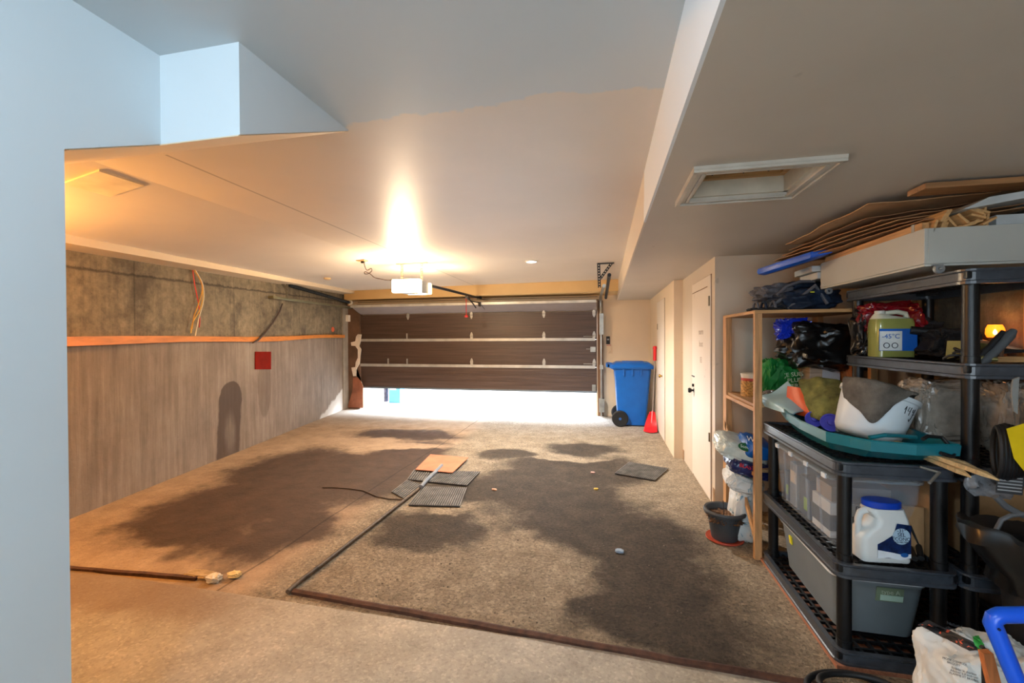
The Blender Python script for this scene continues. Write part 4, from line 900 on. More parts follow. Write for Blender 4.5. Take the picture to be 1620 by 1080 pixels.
w = MB(); w.sheet([[(1.06, 3.2, 1.03), (1.07, 3.0, 1.03), (1.10, 2.86, 1.035)], [(1.05, 3.24, 1.09), (1.085, 3.03, 1.07), (1.12, 2.87, 1.045)], [(1.12, 3.24, 1.115), (1.15, 3.06, 1.11), (1.17, 2.90, 1.05)], [(1.20, 3.20, 1.20), (1.21, 3.05, 1.12), (1.20, 2.9, 1.045)]], 8, .008); w.build('curled_end', M_glare, t, smooth=True)
w = MB(); P = [atz(1375, 692, 1.035), atz(1400, 688, 1.05), atz(1420, 689, 1.04), atz(1450, 692, 1.035)]; w.tube(P, .01, 8); w.build('rim_clip', M_teal, t, smooth=True)
w = MB(); w.tube([(1.37, 2.23, 1.045), (1.40, 2.25, 1.055), (1.46, 2.26, 1.05), (1.48, 2.22, 1.0), (1.45, 2.18, .985), (1.40, 2.175, 1.0)], .008, 8); w.build('black_strap', M_blackg, t, smooth=True)

# white bucket on its slant with black handwriting
bz = Vector((1.285, 2.50, .985)); Rb = Matrix.Rotation(.34, 4, 'Y') @ Matrix.Rotation(-.10, 4, 'X')
t = thing('white_bucket', 'white plastic bucket tilted to the right in the teal sled', 'bucket', bz)
M_wp = pm('bucket_white', (214, 222, 226), .4, var=.03)
w = MB(); w.lathe([(0, 0), (.105, 0), (.125, .012), (.135, .035), (.145, .12), (.153, .215), (.163, .218), (.163, .238), (.150, .238), (.138, .12), (.115, .02), (0, .015)], bz, 44, Rb); w.build('body', M_wp, t, smooth=True)
def bs(u, v): a = math.radians(u); rr = .148+.008*(v-.12)/.1; return bz+Rb.to_3x3() @ Vector((rr*math.cos(a), rr*math.sin(a), v))
for st_ in (((284, .178), (286, .196), (287, .160)), ((292, .196), (291, .176), (297, .178)), ((297, .198), (296, .158)), ((302, .192), (303, .178), (306, .178), (308, .196)), ((308, .196), (306, .15), (303, .132), (300, .142)), ((305, .168), (313, .172))):
    w = MB(); w.tube([bs(*q) for q in st_], .0014, 5); w.build('handwriting', pm('ink_black', (40, 44, 50), .6), t)
# towels
def bk(th, rr, z): a = math.radians(th); return bz+Rb.to_3x3() @ Vector((rr*math.cos(a), rr*math.sin(a), z))
w = MB(); w.sheet([[bk(188, .156, .16), bk(222, .15, .11), bk(246, .148, .07), bk(262, .156, .17), bk(276, .17, .235)],
  [bk(185, .172, .21), bk(215, .170, .20), bk(240, .168, .17), bk(262, .172, .215), bk(280, .176, .25)],
  [bk(180, .172, .262), bk(212, .170, .262), bk(240, .172, .262), bk(265, .172, .262), bk(290, .176, .262)],
  [bk(160, .09, .268), bk(205, .08, .268), bk(240, .08, .262), bk(285, .09, .26), bk(320, .13, .262)],
  [bk(110, .15, .268), bk(90, .10, .262), bk(70, .08, .255), bk(40, .10, .255), bk(10, .17, .268)]], 8, .007, .006, 16, 3); tag(w.build('grey_towel', pm('towel_grey', (98, 92, 84), .95, bump=.8, bs=200, var=.35, vs=14), smooth=True), 'worn grey towel draped over the white bucket', 'towel')
w = MB(); w.sheet([[(1.165, 2.80, 1.035), (1.22, 2.74, 1.015), (1.28, 2.70, 1.01), (1.34, 2.67, 1.02)], [(1.16, 2.86, 1.13), (1.23, 2.76, 1.11), (1.29, 2.73, 1.13), (1.35, 2.70, 1.12)], [(1.165, 2.95, 1.215), (1.24, 2.87, 1.235), (1.31, 2.85, 1.245), (1.38, 2.80, 1.21)], [(1.24, 3.10, 1.20), (1.31, 3.04, 1.215), (1.37, 2.98, 1.20), (1.43, 2.92, 1.17)]], 10, .007, .022, 11, 8); tag(w.build('olive_towel', pm('towel_olive', (122, 118, 62), .95, bump=.8, bs=200, var=.4, vs=14), smooth=True), 'olive green towel draped over the orange basin', 'towel')
w = MB(); w.sheet([[(1.15, 3.02, 1.02), (1.17, 2.9, 1.02), (1.24, 2.78, 1.02)], [(1.145, 3.06, 1.10), (1.175, 2.93, 1.09), (1.25, 2.80, 1.08)], [(1.155, 3.08, 1.18), (1.19, 2.98, 1.18), (1.27, 2.90, 1.16)]], 8, .01); tag(w.build('orange_basin', pm('orange_plastic', (214, 82, 34), .4), smooth=True), 'orange plastic basin standing under the olive towel', 'basin')
for i, (p, r_) in enumerate((((1.225, 2.70, 1.0), .05), ((1.185, 2.80, 1.0), .045))):
    nm = ('violet round lid leaning beside the white bucket', 'violet round lid behind the other one, under the olive towel')[i]
    t = thing('round_lid', nm, 'lid', p, 'violet lids')
    M_ = Matrix.Rotation(1.15, 4, 'X') @ Matrix.Rotation(-.2, 4, 'Y'); w = MB(); w.lathe([(0, 0), (r_*.85, 0), (r_*.86, .01), (r_, .01), (r_, -.006), (0, -.006)], Vector(p)+Vector((0, 0, .02)), 28, M_); w.build('disc', pm('violet_plastic', (72, 70, 190), .4), t, smooth=True)
    w = MB(); w.lathe([(0, .001), (r_*.3, .001), (r_*.3, .012), (0, .014)], Vector(p)+Vector((0, 0, .02)), 16, M_); w.build('hub', pm('violet_plastic', (72, 70, 190), .4), t)
w = MB(); w.box(1.215, 1.245, 2.60, 2.63, .99, 1.035, .004); tag(w.build('metal_clip', M_steel), 'small steel clip in front of the violet lid', 'clip')
# pointed wooden stakes at the corner of the low rack
for i, (a, b) in enumerate(((atz(1470, 725, .955), atz(1535, 752, .945)), (atz(1480, 722, .975), atz(1580, 757, .955)), (atz(1500, 727, .97), atz(1545, 738, .97)))):
    a, b = Vector(a), Vector(b); d = (b-a).normalized(); a = a-d*.2
    w = MB(); s_ = d.cross(Vector((0, 0, 1))).normalized()*.012; u = Vector((0, 0, .009))
    w.loft([[a-s_-u, a+s_-u, a+s_+u, a-s_+u], [b-d*.05-s_-u, b-d*.05+s_-u, b-d*.05+s_+u, b-d*.05-s_+u], [b-s_*.3-u, b-s_*.1-u, b-s_*.1-u*.4, b-s_*.3-u*.4]]); w_ = w.build('wooden_stake', wood('stake_wood', (206, 176, 126), 0))
    tag(w_, ('short pale sharpened wooden stake, lowest at the rack corner', 'longest pale wooden stake pointing at the black cord reel', 'pale wooden stake lying on top, nearest the black post')[i], 'stake')
w = MB(); A = aty(1455, 738, 2.17); B = aty(1488, 748, 2.15); w.tube([A, B], .005, 8); w.tube([aty(1486, 747, 2.15), aty(1470, 764, 2.12)], .006, 8); tag(w.build('tent_peg', M_steel, smooth=True), 'bent steel peg poking out over the rim of the low rack', 'peg')

# ------------------------------------------------------------------ contents: wooden unit
def pillow(name, c, size, mat, label, cat, seed, rot=(0, 0, 0), e=.55, amp=.12, crease=.04, floor=None, group=None, cf=8, sub=5):
    w = MB(); w.bag(c, size, seed, amp, 2.5, e, sub, rot, crease, cf, floor); return tag(w.build(name, mat, smooth=True), label, cat, group)
def bagmat(name, c1, c2, scale=6, thr=.5, rough=.3):
    t = NT(name); n1 = t.noise(t.obj(), scale, 4, .6, 1.5); t.l(t.ramp(n1, [(thr-.02, rgb(*c1)), (thr+.02, rgb(*c2))]), t.b.inputs['Base Color']); t.b.inputs['Roughness'].default_value = rough; t.b.inputs['Coat Weight'].default_value = .2
    t.bump(t.noise(t.obj(), 25, 4), .25, .01); return t.m
# seed/salt bags resting on the low shelf, spilling past the post
p = pillow('garden_bag', (.96, 3.38, .70), (.175, .13, .065), pm('bag_translucent', (200, 206, 196), .22, var=.12, vs=12, coat=.4), 'white and blue glossy garden bag with a green oval badge, uppermost bag', 'bag', 3, (.25, .28, .1))
w = MB(); w.bag((1.04, 3.34, .725), (.10, .12, .06), 9, .1, 3, .6, 4, (.2, .25, .1), .03); w.build('blue_panel', pm('bag_blue', (20, 92, 170), .25, coat=.4, var=.1), p, smooth=True)
cN = Vector((.955, 3.245, .735)); fr = frame(cN, (.96, 0, -.2), (.12, .55, .8))
w = MB(); w.prism([(.05*math.cos(a*PI/16), .03*math.sin(a*PI/16)) for a in range(32)], 0, .004, fr); w.build('green_badge', pm('badge_green', (16, 92, 52), .4), p)
text('lettering', 'Scotts', .03, fr @ Matrix.Translation((0, 0, .0045)), pm('badge_white', (235, 240, 235), .4), p)
text('lettering', 'WZ', .05, frame((1.0, 3.24, .79), (.97, 0, -.2), (.1, .5, .85)), pm('badge_white', (235, 240, 235), .4), p)
p = pillow('salt_bag', (1.0, 3.36, .585), (.14, .13, .06), pm('bag_navy', (22, 34, 84), .28, coat=.4, var=.25, vs=9), 'dark navy bag with red and white lettering under the garden bag', 'bag', 7, (.1, .22, .05))
text('lettering', 'BLASTER', .036, frame((.975, 3.222, .60), (.97, 0, -.24), (0, .3, .95)), pm('red_ink', (206, 40, 50), .4), p, .002)
text('lettering', 'Fresh', .02, frame((.90, 3.225, .655), (.97, 0, -.24), (0, .4, .9)), pm('badge_white', (235, 240, 235), .4), p, .002)
pillow('paper_bag', (.985, 3.42, .45), (.12, .12, .065), bagmat('bag_map', (206, 208, 204), (120, 156, 172), 9, .6, .5), 'crumpled white and blue bag below the navy one', 'bag', 11, (.1, .3, 0), crease=.07)
pillow('paper_bag', (1.0, 3.47, .20), (.085, .10, .20), bagmat('bag_map', (206, 208, 204), (120, 156, 172), 9, .6, .5), 'tall white bag standing on the floor behind the flowerpot', 'bag', 15, (0, .1, 0), floor=0.0, crease=.06)
# pot
t = thing('flower_pot', 'dark grey flowerpot on an orange saucer, filled with dry soil', 'flowerpot', (.868, 3.44, 0))
pc = (.868, 3.44, 0)
w = MB(); w.lathe([(0, 0), (.115, 0), (.13, .012), (.128, .02), (.11, .012), (0, .01)], pc, 40); w.build('saucer', pm('saucer_orange', (176, 66, 38), .5), t, smooth=True)
w = MB(); w.lathe([(0, .012), (.088, .012), (.092, .02), (.118, .19), (.142, .20), (.146, .215), (.140, .228), (.125, .225), (.115, .19), (0, .15)], pc, 44); w.build('pot', pm('pot_grey', (62, 66, 70), .5, var=.08), t, smooth=True)
w = MB(); w.bag((pc[0], pc[1], .165), (.088, .088, .022), 4, .3, 5, 1, 5, crease=.5, cf=12); w.build('soil', pm('dry_soil', (112, 80, 54), .95, var=.5, vs=30, bump=1, bs=60), t)
w = MB(); w.tube([(.855, 3.41, .17), (.853, 3.405, .24), (.848, 3.40, .30)], .003, 5); w.build('twig', pm('twig', (60, 48, 40), .8), t)
# basket with white rim on the middle shelf
t = thing('wicker_basket', 'small round woven basket on the middle shelf of the pine unit', 'basket', (1.12, 3.66, 1.04))
w = MB()
for k in range(9): z = 1.046+k*.013; w.tube([(1.12+.07*math.cos(a*PI/18), 3.66+.07*math.sin(a*PI/18), z+.004*math.sin(a*2.5+k*PI)) for a in range(36)], .0075, 6, closed=True)
w.build('weave', pm('wicker', (188, 140, 74), .7, var=.35, vs=60), t, smooth=True)
w = MB(); w.lathe([(0, 1.035-1.04), (.066, -.0), (.066, .12), (0, .12)], (1.12, 3.66, 1.04), 24); w.build('lining', pm('lining_dark', (70, 44, 30), .8), t)
w = MB(); w.lathe([(.06, 0), (.075, 0), (.075, .02), (.06, .02), (.06, 0)], (1.12, 3.66, 1.16), 30); w.build('red_band', pm('band_red', (176, 60, 40), .5), t, smooth=True)
w = MB(); w.lathe([(0, 0), (.074, 0), (.08, .035), (.074, .036), (0, .03)], (1.12, 3.66, 1.18), 30); tag(w.build('white_bowl', pm('bowl_white', (206, 196, 178), .5), smooth=True), 'white bowl set on top of the woven basket', 'bowl')
# green carrier bag with writing
p = pillow('green_bag', (1.28, 3.62, 1.16), (.115, .10, .15), pm('green_nonwoven', (14, 122, 50), .6, var=.12), 'bright green carrier bag with white printed words', 'bag', 21, (0, .15, .2), e=.6, amp=.35, crease=.12, floor=1.04)
text('lettering', 'JE SUIS\nPLUS\nVERT', .042, frame((1.355, 3.50, 1.18), (.97, -.1, .12), (-.1, 0, 1)), pm('print_pale', (186, 214, 190), .5), p, .004)
w = MB(); w.sheet([[(1.19, 3.52, 1.11), (1.23, 3.50, 1.16)], [(1.17, 3.50, 1.16), (1.25, 3.49, 1.21)], [(1.2, 3.5, 1.2), (1.26, 3.5, 1.28)]], 8, .004, .01, 20); w.build('flap', pm('green_nonwoven', (14, 122, 50), .6, var=.12), p, smooth=True)
w = MB(); w.bag((1.20, 3.42, 1.075), (.07, .03, .035), 31, .4, 5, .7, 4, crease=.3); tag(w.build('crumpled_foil', pm('foil', (206, 204, 196), .2, .7, var=.2), smooth=True), 'crumpled shiny plastic wrap beside the post on the pine shelf', 'wrap')
cbox('white_carton', 1.42, 1.50, 3.42, 3.55, 1.04, 1.28, pm('carton_pale', (176, 160, 140), .6, sc=(1, 1, 14), var=.2), 'pale ribbed carton standing right of the green bag', 'carton')
cbox('white_carton', 1.50, 1.61, 3.42, 3.55, 1.04, 1.30, pm('carton_white', (190, 196, 204), .6), 'plain white carton beside the pale ribbed one', 'carton')
t = tag(box(1.63, 1.66, 3.24, 3.5, 1.03, 1.33, rot=(0, -.2, 0)).build('leaning_plank', wood('panel_orange', (186, 112, 56), 2)), 'orange-brown wood panel leaning beside the white carton', 'panel')
# black rubbish bags and blue bag hanging on top of the pile
pillow('black_bag', (1.50, 3.42, 1.43), (.24, .17, .15), pm('bag_black_gloss', (12, 12, 13), .32, coat=.15, var=.1), 'large glossy black rubbish bag squeezed below the top shelf of the pine unit', 'bag', 41, (0, .1, .1), e=.75, amp=.3, crease=.09, cf=3.0)
pillow('blue_bag', (1.315, 3.44, 1.55), (.09, .07, .07), pm('bag_royal', (20, 50, 190), .25, coat=.4), 'crumpled royal blue plastic bag left of the black rubbish bag', 'bag', 43, (0, 0, 0), amp=.4, crease=.2, cf=4)
# backpacks on the top shelf
M_navy = pm('pack_navy', (14, 32, 54), .7, bump=.3, bs=90, var=.15); M_pgrey = pm('pack_grey', (92, 92, 98), .7, bump=.3, bs=90, var=.15)
t = thing('backpack', 'navy and grey hiking backpack lying on top of the pine unit', 'backpack', (1.38, 3.55, 1.677))
w = MB(); w.bag((1.40, 3.50, 1.755), (.19, .17, .075), 51, .2, 3, .75, 5, (0, -.05, .2), .03); w.build('body', M_navy, t, smooth=True)
w = MB(); w.bag((1.33, 3.62, 1.83), (.19, .13, .06), 52, .25, 3, .75, 5, (0, .0, .2), .06); w.build('lid_pocket', M_pgrey, t, smooth=True)
w = MB(); w.bag((1.42, 3.60, 1.87), (.12, .12, .035), 53, .25, 3, .75, 4, (0, .0, .2), .06); w.build('top_flap', M_navy, t, smooth=True)
for P in (((1.26, 3.36, 1.69), (1.30, 3.34, 1.74), (1.36, 3.33, 1.80), (1.42, 3.34, 1.85), (1.46, 3.36, 1.80), (1.49, 3.33, 1.72)), ((1.22, 3.45, 1.80), (1.28, 3.44, 1.86), (1.36, 3.43, 1.89), (1.46, 3.44, 1.89)), ((1.15, 3.4, 1.70), (1.22, 3.38, 1.76), (1.30, 3.38, 1.78))):
    w = MB(); w.tube(P, .011, 8); w.build('strap', M_pgrey, t, smooth=True)
w = MB(); w.box(1.385, 1.41, 3.325, 3.33, 1.80, 1.808); w.build('yellow_tag', pm('tag_yellow', (206, 214, 40), .6), t)
t = thing('sandal', 'dark strappy sandal with grey straps at the left end of the pine unit top', 'sandal', (1.11, 3.35, 1.677))
w = MB(); w.bag((1.12, 3.35, 1.69), (.12, .06, .014), 54, .1, 3, .7, 4); w.build('sole', M_blackg, t, smooth=True)
for x in (1.05, 1.10, 1.16): w = MB(); w.tube(arc((3.35, 1.695), .05, 0, PI, 10, 'yz', x), .009, 8); w.build('strap', M_pgrey if x != 1.10 else M_navy, t, smooth=True)

# ------------------------------------------------------------------ contents: tall rack
t = thing('washer_fluid_jug', 'clear handled jug of yellow-green washer fluid with blue and white label', 'jug', (1.40, 2.56, 1.382))
jx, jy, jz = 1.385, 2.50, 1.382
# it stands on the projecting left edge of the tall rack shelf
jx = 1.60; jy = 2.86
def J2(x, y, z): return Vector((jx+x, jy+y, jz+z))
M_fl = pm('yellow_fluid', (140, 146, 78), .12, var=.04, trans=.0, coat=.5)
w = MB(); w.loft([[J2(*p) for p in rrect(-.095, .095, -.06, .06, .03, z)] for z in (.0, .01, .10, .19)]+[[J2(*p) for p in rrect(-.09, .09, -.055, .055, .03, .215)]]); w.build('body', M_fl, t, smooth=True)
w = MB(); w.loft([[J2(*p) for p in rrect(-.09, .09, -.055, .055, .03, .2155)], [J2(*p) for p in rrect(-.085, -.01, -.04, .04, .03, .235)], [J2(*p) for p in rrect(-.08, -.03, -.025, .025, .02, .245)]]); w.tube([J2(-.035, 0, .225), J2(-.02, 0, .25), J2(.03, 0, .255), J2(.07, 0, .245), J2(.08, 0, .21)], .014, 10); w.build('handle', pm('pale_plastic', (206, 210, 190), .3, var=.03), t, smooth=True)
w = MB(); w.lathe([(0, .24), (.024, .24), (.024, .262), (0, .263)], J2(-.055, 0, 0), 20); w.build('cap', pm('cap_pale', (196, 200, 190), .4), t, smooth=True)
fr = frame(J2(0, -.0605, 0), (1, 0, 0), (0, 0, 1))
w = MB(); w.prism([(-.09, .035), (.092, .035), (.092, .158), (-.09, .158)], 0, .001, fr); w.build('label', pm('label_blue', (24, 96, 190), .4), t)
w = MB(); w.prism([(-.088, .037), (.02, .037), (.02, .145), (-.088, .145)], .001, .0016, fr); w.build('label_panel', pm('label_offwhite', (222, 226, 224), .4), t)
text('lettering', '-45°C', .036, fr @ Matrix.Translation((-.034, .115, .002)), pm('ink_blue', (20, 90, 180), .4), t)
for k in (-.055, -.015): w = MB(); w.lathe([(.012, 0), (.016, 0), (.016, .001), (.012, .001), (.012, 0)], J2(k, -.0622, .065), 20, Matrix.Rotation(PI/2, 4, 'X')); w.build('warning_ring', pm('ink_black', (40, 44, 50), .6), t)
pillow('red_bag', (1.66, 2.98, 1.60), (.13, .09, .09), pm('bag_red', (120, 8, 24), .22, coat=.5, var=.2), 'shiny red plastic bag at the back of the tall rack', 'bag', 61, amp=.3, crease=.12)
pillow('black_bag', (1.60, 3.03, 1.52), (.09, .08, .14), pm('bag_black_gloss', (12, 12, 13), .32, coat=.15, var=.1), 'upright black plastic bag at the far left corner of the tall rack', 'bag', 62, amp=.3, crease=.12, floor=1.382)
# sanding block, hose and power cable heap, gun
w = MB(); w.box(1.60, 1.72, 2.38, 2.46, 1.385, 1.47, .006, rot=(0, .12, .3)); w1 = w.build('sponge_block', pm('khaki_block', (138, 134, 80), .8, bump=.5)); tag(w1, 'khaki green sponge block lying behind black cable on the tall rack', 'sponge')
w = MB(); w.box(1.735, 1.75, 2.36, 2.46, 1.385, 1.475, .003, rot=(0, .15, .3)); tag(w.build('wood_offcut', wood('offcut_brown', (110, 80, 60), 2)), 'thin brown wood offcut beside the khaki sponge block', 'wood')
for i, (c, r_) in enumerate((((1.60, 2.34, 1.40), .07), ((1.62, 2.33, 1.415), .06), ((1.63, 2.35, 1.43), .055))):
    w = MB(); w.tube([(c[0]+r_*1.1*math.cos(a*PI/14), c[1]+r_*.6*math.sin(a*PI/14), c[2]+.012*math.sin(a*PI/7+i)) for a in range(28)], .006, 6, closed=True); tag(w.build('cable_loop', M_blackg, smooth=True), 'black cable loop heaped at the front of the tall rack', 'cable', 'black cable loops on the tall rack')
w = MB(); w.tube([(1.60, 2.30, 1.40), (1.65, 2.28, 1.398), (1.67, 2.27, 1.396)], [.014, .013, .009], 12); tag(w.build('brass_nozzle', pm('nozzle_brass', (150, 140, 90), .3, .8), smooth=True), 'dull brass nozzle lying in front of the sponge block', 'nozzle')
w = MB(); w.tube([aty(1500, 525, 2.75), aty(1555, 540, 2.65), aty(1640, 560, 2.5)], .009, 10); tag(w.build('steel_pole', pm('pole_pale', (190, 180, 165), .3, .5), smooth=True), 'thin pale metal pole lying across the tall rack', 'pole')
w = MB(); w.tube([aty(1440, 522, 2.8), aty(1495, 527, 2.75)], .022, 12); tag(w.build('tool_grip', M_blackg, smooth=True), 'thick black tool grip behind the front post of the tall rack', 'grip')
# grey paddle-shaped handle
t = thing('paddle_handle', 'dark grey curved paddle handle leaning beside the tall rack post', 'handle', aty(1548, 585, 2.3))
A, B = aty(1548, 578, 2.28), aty(1604, 522, 2.3); d = (B-A)
w = MB(); P = [A+d*f+Vector((0, 0, -.012*math.sin(f*PI))) for f in (0, .12, .3, .5, .7, .88, 1.0)]; w.tube(P, [.010, .017, .019, .016, .018, .020, .012], 14); w.build('grip', pm('grip_grey', (78, 80, 82), .6), t, smooth=True)
w = MB(); P = [A+d*f+Vector((-.016, .012, .014-.012*math.sin(f*PI))) for f in (0.05, .3, .5, .7, .9)]; w.tube(P, [.008, .014, .012, .014, .01], 10); w.build('rubber_edge', M_blackg, t, smooth=True)
for i in range(4):
    w = MB(); w.box(1.62+.02*i, 1.95, 2.30+.03*i, 2.34+.03*i, 1.382+.0*i, 1.396+.008*(i % 2), .001, rot=(0, 0, -.05*i)); tag(w.build('wood_strip', M_pinex), 'thin wooden strip lying flat on the tall rack behind the post', 'wood strip', 'wood strips on the tall rack')
# lantern with a candle glow at the wall
t = thing('tealight_lamp', 'small glowing amber glass candle lamp at the concrete wall', 'candle lamp', (2.0, 2.72, 1.45))
lp = Vector((1.945, 2.66, 1.49))
w = MB(); w.lathe([(.026, .065), (.034, .045), (.036, .02), (.028, 0), (0, 0), (0, .004), (.026, .004), (.033, .02), (.031, .045), (.024, .065), (.026, .065)], lp, 24); w.build('glass', pm('amber_glass', (255, 170, 70), .2, alpha=.6, emit=(255, 120, 20), es=.9), t, smooth=True)
w = MB(); w.lathe([(0, 0), (.008, .008), (.007, .018), (0, .032)], lp+Vector((0, 0, .012)), 12); w.build('flame', pm('flame', (255, 220, 140), .5, emit=(255, 210, 130), es=30), t, smooth=True)
w = MB(); w.box(lp.x-.03, lp.x+.03, lp.y-.03, lp.y+.03, 1.382, 1.49, .004); w.build('stand', pm('stand_wood', (150, 96, 56), .6), t)
point('tealight', (lp.x-.01, lp.y-.01, lp.z+.05), .4, (1, .55, .18), .02)
w = MB(); w.box(2.0, 2.02, 2.52, 2.58, 1.0, 2.1, .002); tag(w.build('wall_stud', M_pine), 'upright pine stud fixed to the concrete wall behind the candle lamp', 'stud')

# plastic-wrapped rolls standing behind the bucket
M_wrap = pm('cloudy_wrap', (150, 140, 128), .18, var=.25, vs=14, coat=.6, bump=.6, bs=25)
pillow('wrapped_bundle', (1.69, 2.62, 1.115), (.155, .12, .165), M_wrap, 'bulky bundle in cloudy plastic wrap left of the tall rack post', 'bundle', 71, e=.5, amp=.12, crease=.08, cf=9)
pillow('wrapped_bundle', (1.85, 2.42, 1.12), (.085, .10, .165), M_wrap, 'bundle in cloudy plastic wrap right of the tall rack post', 'bundle', 72, e=.6, amp=.2, crease=.12, cf=9)
# black-hose reel with yellow housing
t = thing('pressure_washer', 'yellow machine housing with a coil of black hose at the right edge', 'pressure washer', (1.62, 2.05, .94))
for k in range(7):
    c = aty(1578+k*6, 715, 2.02); r_ = .105-.004*abs(k-2)
    w = MB(); w.tube([(c.x+.05*math.sin(a*PI/14)*.5+.012*k*0, c.y+.055*math.sin(a*PI/14), c.z+r_*math.cos(a*PI/14)) for a in range(28)], .0085, 8, closed=True); w.build('hose_coil', M_blackg, t, smooth=True)
P = [aty(x, y, 1.93) for x, y in ((1592, 678), (1625, 668), (1680, 670), (1680, 780), (1640, 770), (1604, 725))]
w = MB(); w.loft([P, [p+Vector((.16, .12, 0)) for p in P]]); w.build('housing', pm('washer_yellow', (226, 190, 16), .35), t)
text('lettering', 'KÄRCHER', .030, frame(aty(1672, 696, 1.925), (1, 0, 0), (0, 0, 1)), pm('ink_black', (40, 44, 50), .6), t, .001)
w = MB(); w.box(1.64, 1.74, 1.98, 2.1, 1.10, 1.24, .02, rot=(0, .1, .2)); tag(w.build('black_case', M_black, smooth=True), 'black plastic case above the yellow machine at the right edge', 'case')
w = MB(); P = aty(1606, 618, 2.05); w.sheet([[aty(1602, 600, 2.0), aty(1612, 596, 2.0)], [aty(1600, 620, 2.0), aty(1610, 622, 2.0)], [aty(1603, 650, 2.0), aty(1609, 655, 2.0)]], 6, .006); tag(w.build('grey_strap', pm('strap_grey', (130, 130, 126), .6), smooth=True), 'grey strap hanging beside the black case', 'strap')
# printed plastic pouch hanging over the corner
t = thing('plastic_pouch', 'crumpled clear pouch with a black printed panel below the wooden stakes', 'pouch', aty(1560, 765, 2.05))
w = MB(); w.sheet([[aty(x, y, 2.08-.01*j) for j, (x, y) in enumerate(row)] for row in (((1528, 757), (1560, 748), (1600, 762)), ((1527, 772), (1555, 775), (1600, 780)), ((1540, 783), (1570, 787), (1598, 790)))], 9, .004, .02, 22, 5); w.build('wrap', pm('pouch_clear', (130, 132, 136), .15, alpha=.7, coat=.5, var=.3, vs=25), t, smooth=True)
A = aty(1597, 766, 2.0); fr = frame(A, (1, 0, -.06), (0, 0, 1)); w = MB(); w.prism([(-.042, -.036), (.042, -.036), (.042, .036), (-.042, .036)], 0, .002, fr); w.build('printed_panel', pm('panel_black', (50, 52, 54), .5), t)
for k in range(5): w = MB(); w.prism([(-.038, -.026+k*.0125), (.038, -.026+k*.0125), (.038, -.021+k*.0125), (-.038, -.021+k*.0125)], .002, .0026, fr); w.build('print_line', pm('line_grey', (150, 152, 152), .5), t)
w = MB(); w.tube([aty(x, y, 1.98) for x, y in ((1575, 785), (1590, 800), (1612, 812), (1630, 818))], .012, 8); w.tube([aty(x, y, 1.97) for x, y in ((1576, 838), (1584, 822), (1600, 815), (1630, 812))], .008, 8); tag(w.build('grey_cable', pm('cord_grey', (92, 94, 96), .5), smooth=True), 'grey cord curling above the black bin full of bags', 'cord')

# cartons standing on the tall rack middle shelf
cbox('cardboard_carton', 1.64, 1.90, 2.40, 2.9, .477, .80, M_card, 'cardboard carton on the middle shelf of the tall rack', 'carton')
cbox('cardboard_strip', 1.525, 1.545, 2.36, 2.44, .477, .86, M_card, 'upright tan cardboard strip between the two rack posts', 'cardboard')

# black waste bin lined with a bag, holding coloured bags
t = thing('waste_bin', 'black waste bin lined with a black bag at the right edge', 'waste bin', (1.66, 1.88, .3))
bc = Vector((1.645, 1.93, 0))
w = MB(); w.lathe([(0, .0), (.135, .0), (.15, .02), (.185, .60), (.19, .71), (.182, .71), (.17, .5), (.14, .03), (0, .03)], bc, 36, sx=1.0, sy=.85); w.build('body', pm('bin_black', (34, 32, 32), .45, var=.2), t, smooth=True)
w = MB(); 
n_ = 60; rings = []
for r_, z, am in ((.17, .60, 0), (.19, .70, .01), (.215, .745, .02), (.225, .73, .025), (.222, .68, .03), (.215, .62, .03), (.205, .56, .035)):
    L = []
    for k in range(n_):
        a = 2*PI*k/n_; q = Vector((math.cos(a), math.sin(a), z*3)); f = r_+am*noise.noise(q*5); dz = am*1.2*noise.noise(q*3+Vector((5, 5, 5)))
        if z > .65 and math.cos(a) < -.3: f += .17*(-math.cos(a)-.3)**1.5; dz += .09*(-math.cos(a)-.3)
        L.append((bc.x+f*math.cos(a), bc.y+f*.85*math.sin(a), z+dz))
    rings.append(L)
w.loft(rings, False, False); w.build('liner_bag', pm('bag_black_gloss', (12, 12, 13), .32, coat=.15, var=.1), t, smooth=True)
pillow('orange_bag', (1.66, 1.83, .765), (.07, .055, .035), pm('bag_orange', (232, 96, 34), .35, coat=.3), 'orange plastic bag stuffed in the black waste bin', 'bag', 81, amp=.3, crease=.25)
pillow('pink_bag', (1.64, 1.76, .725), (.085, .05, .035), pm('bag_pink', (206, 70, 120), .35, coat=.3), 'pink plastic bag stuffed in the black waste bin', 'bag', 82, amp=.3, crease=.3)
pillow('blue_sachet', (1.575, 1.80, .735), (.05, .05, .035), pm('bag_azure', (16, 84, 176), .3, coat=.3), 'blue plastic bag at the left in the black waste bin', 'bag', 83, amp=.3, crease=.2)

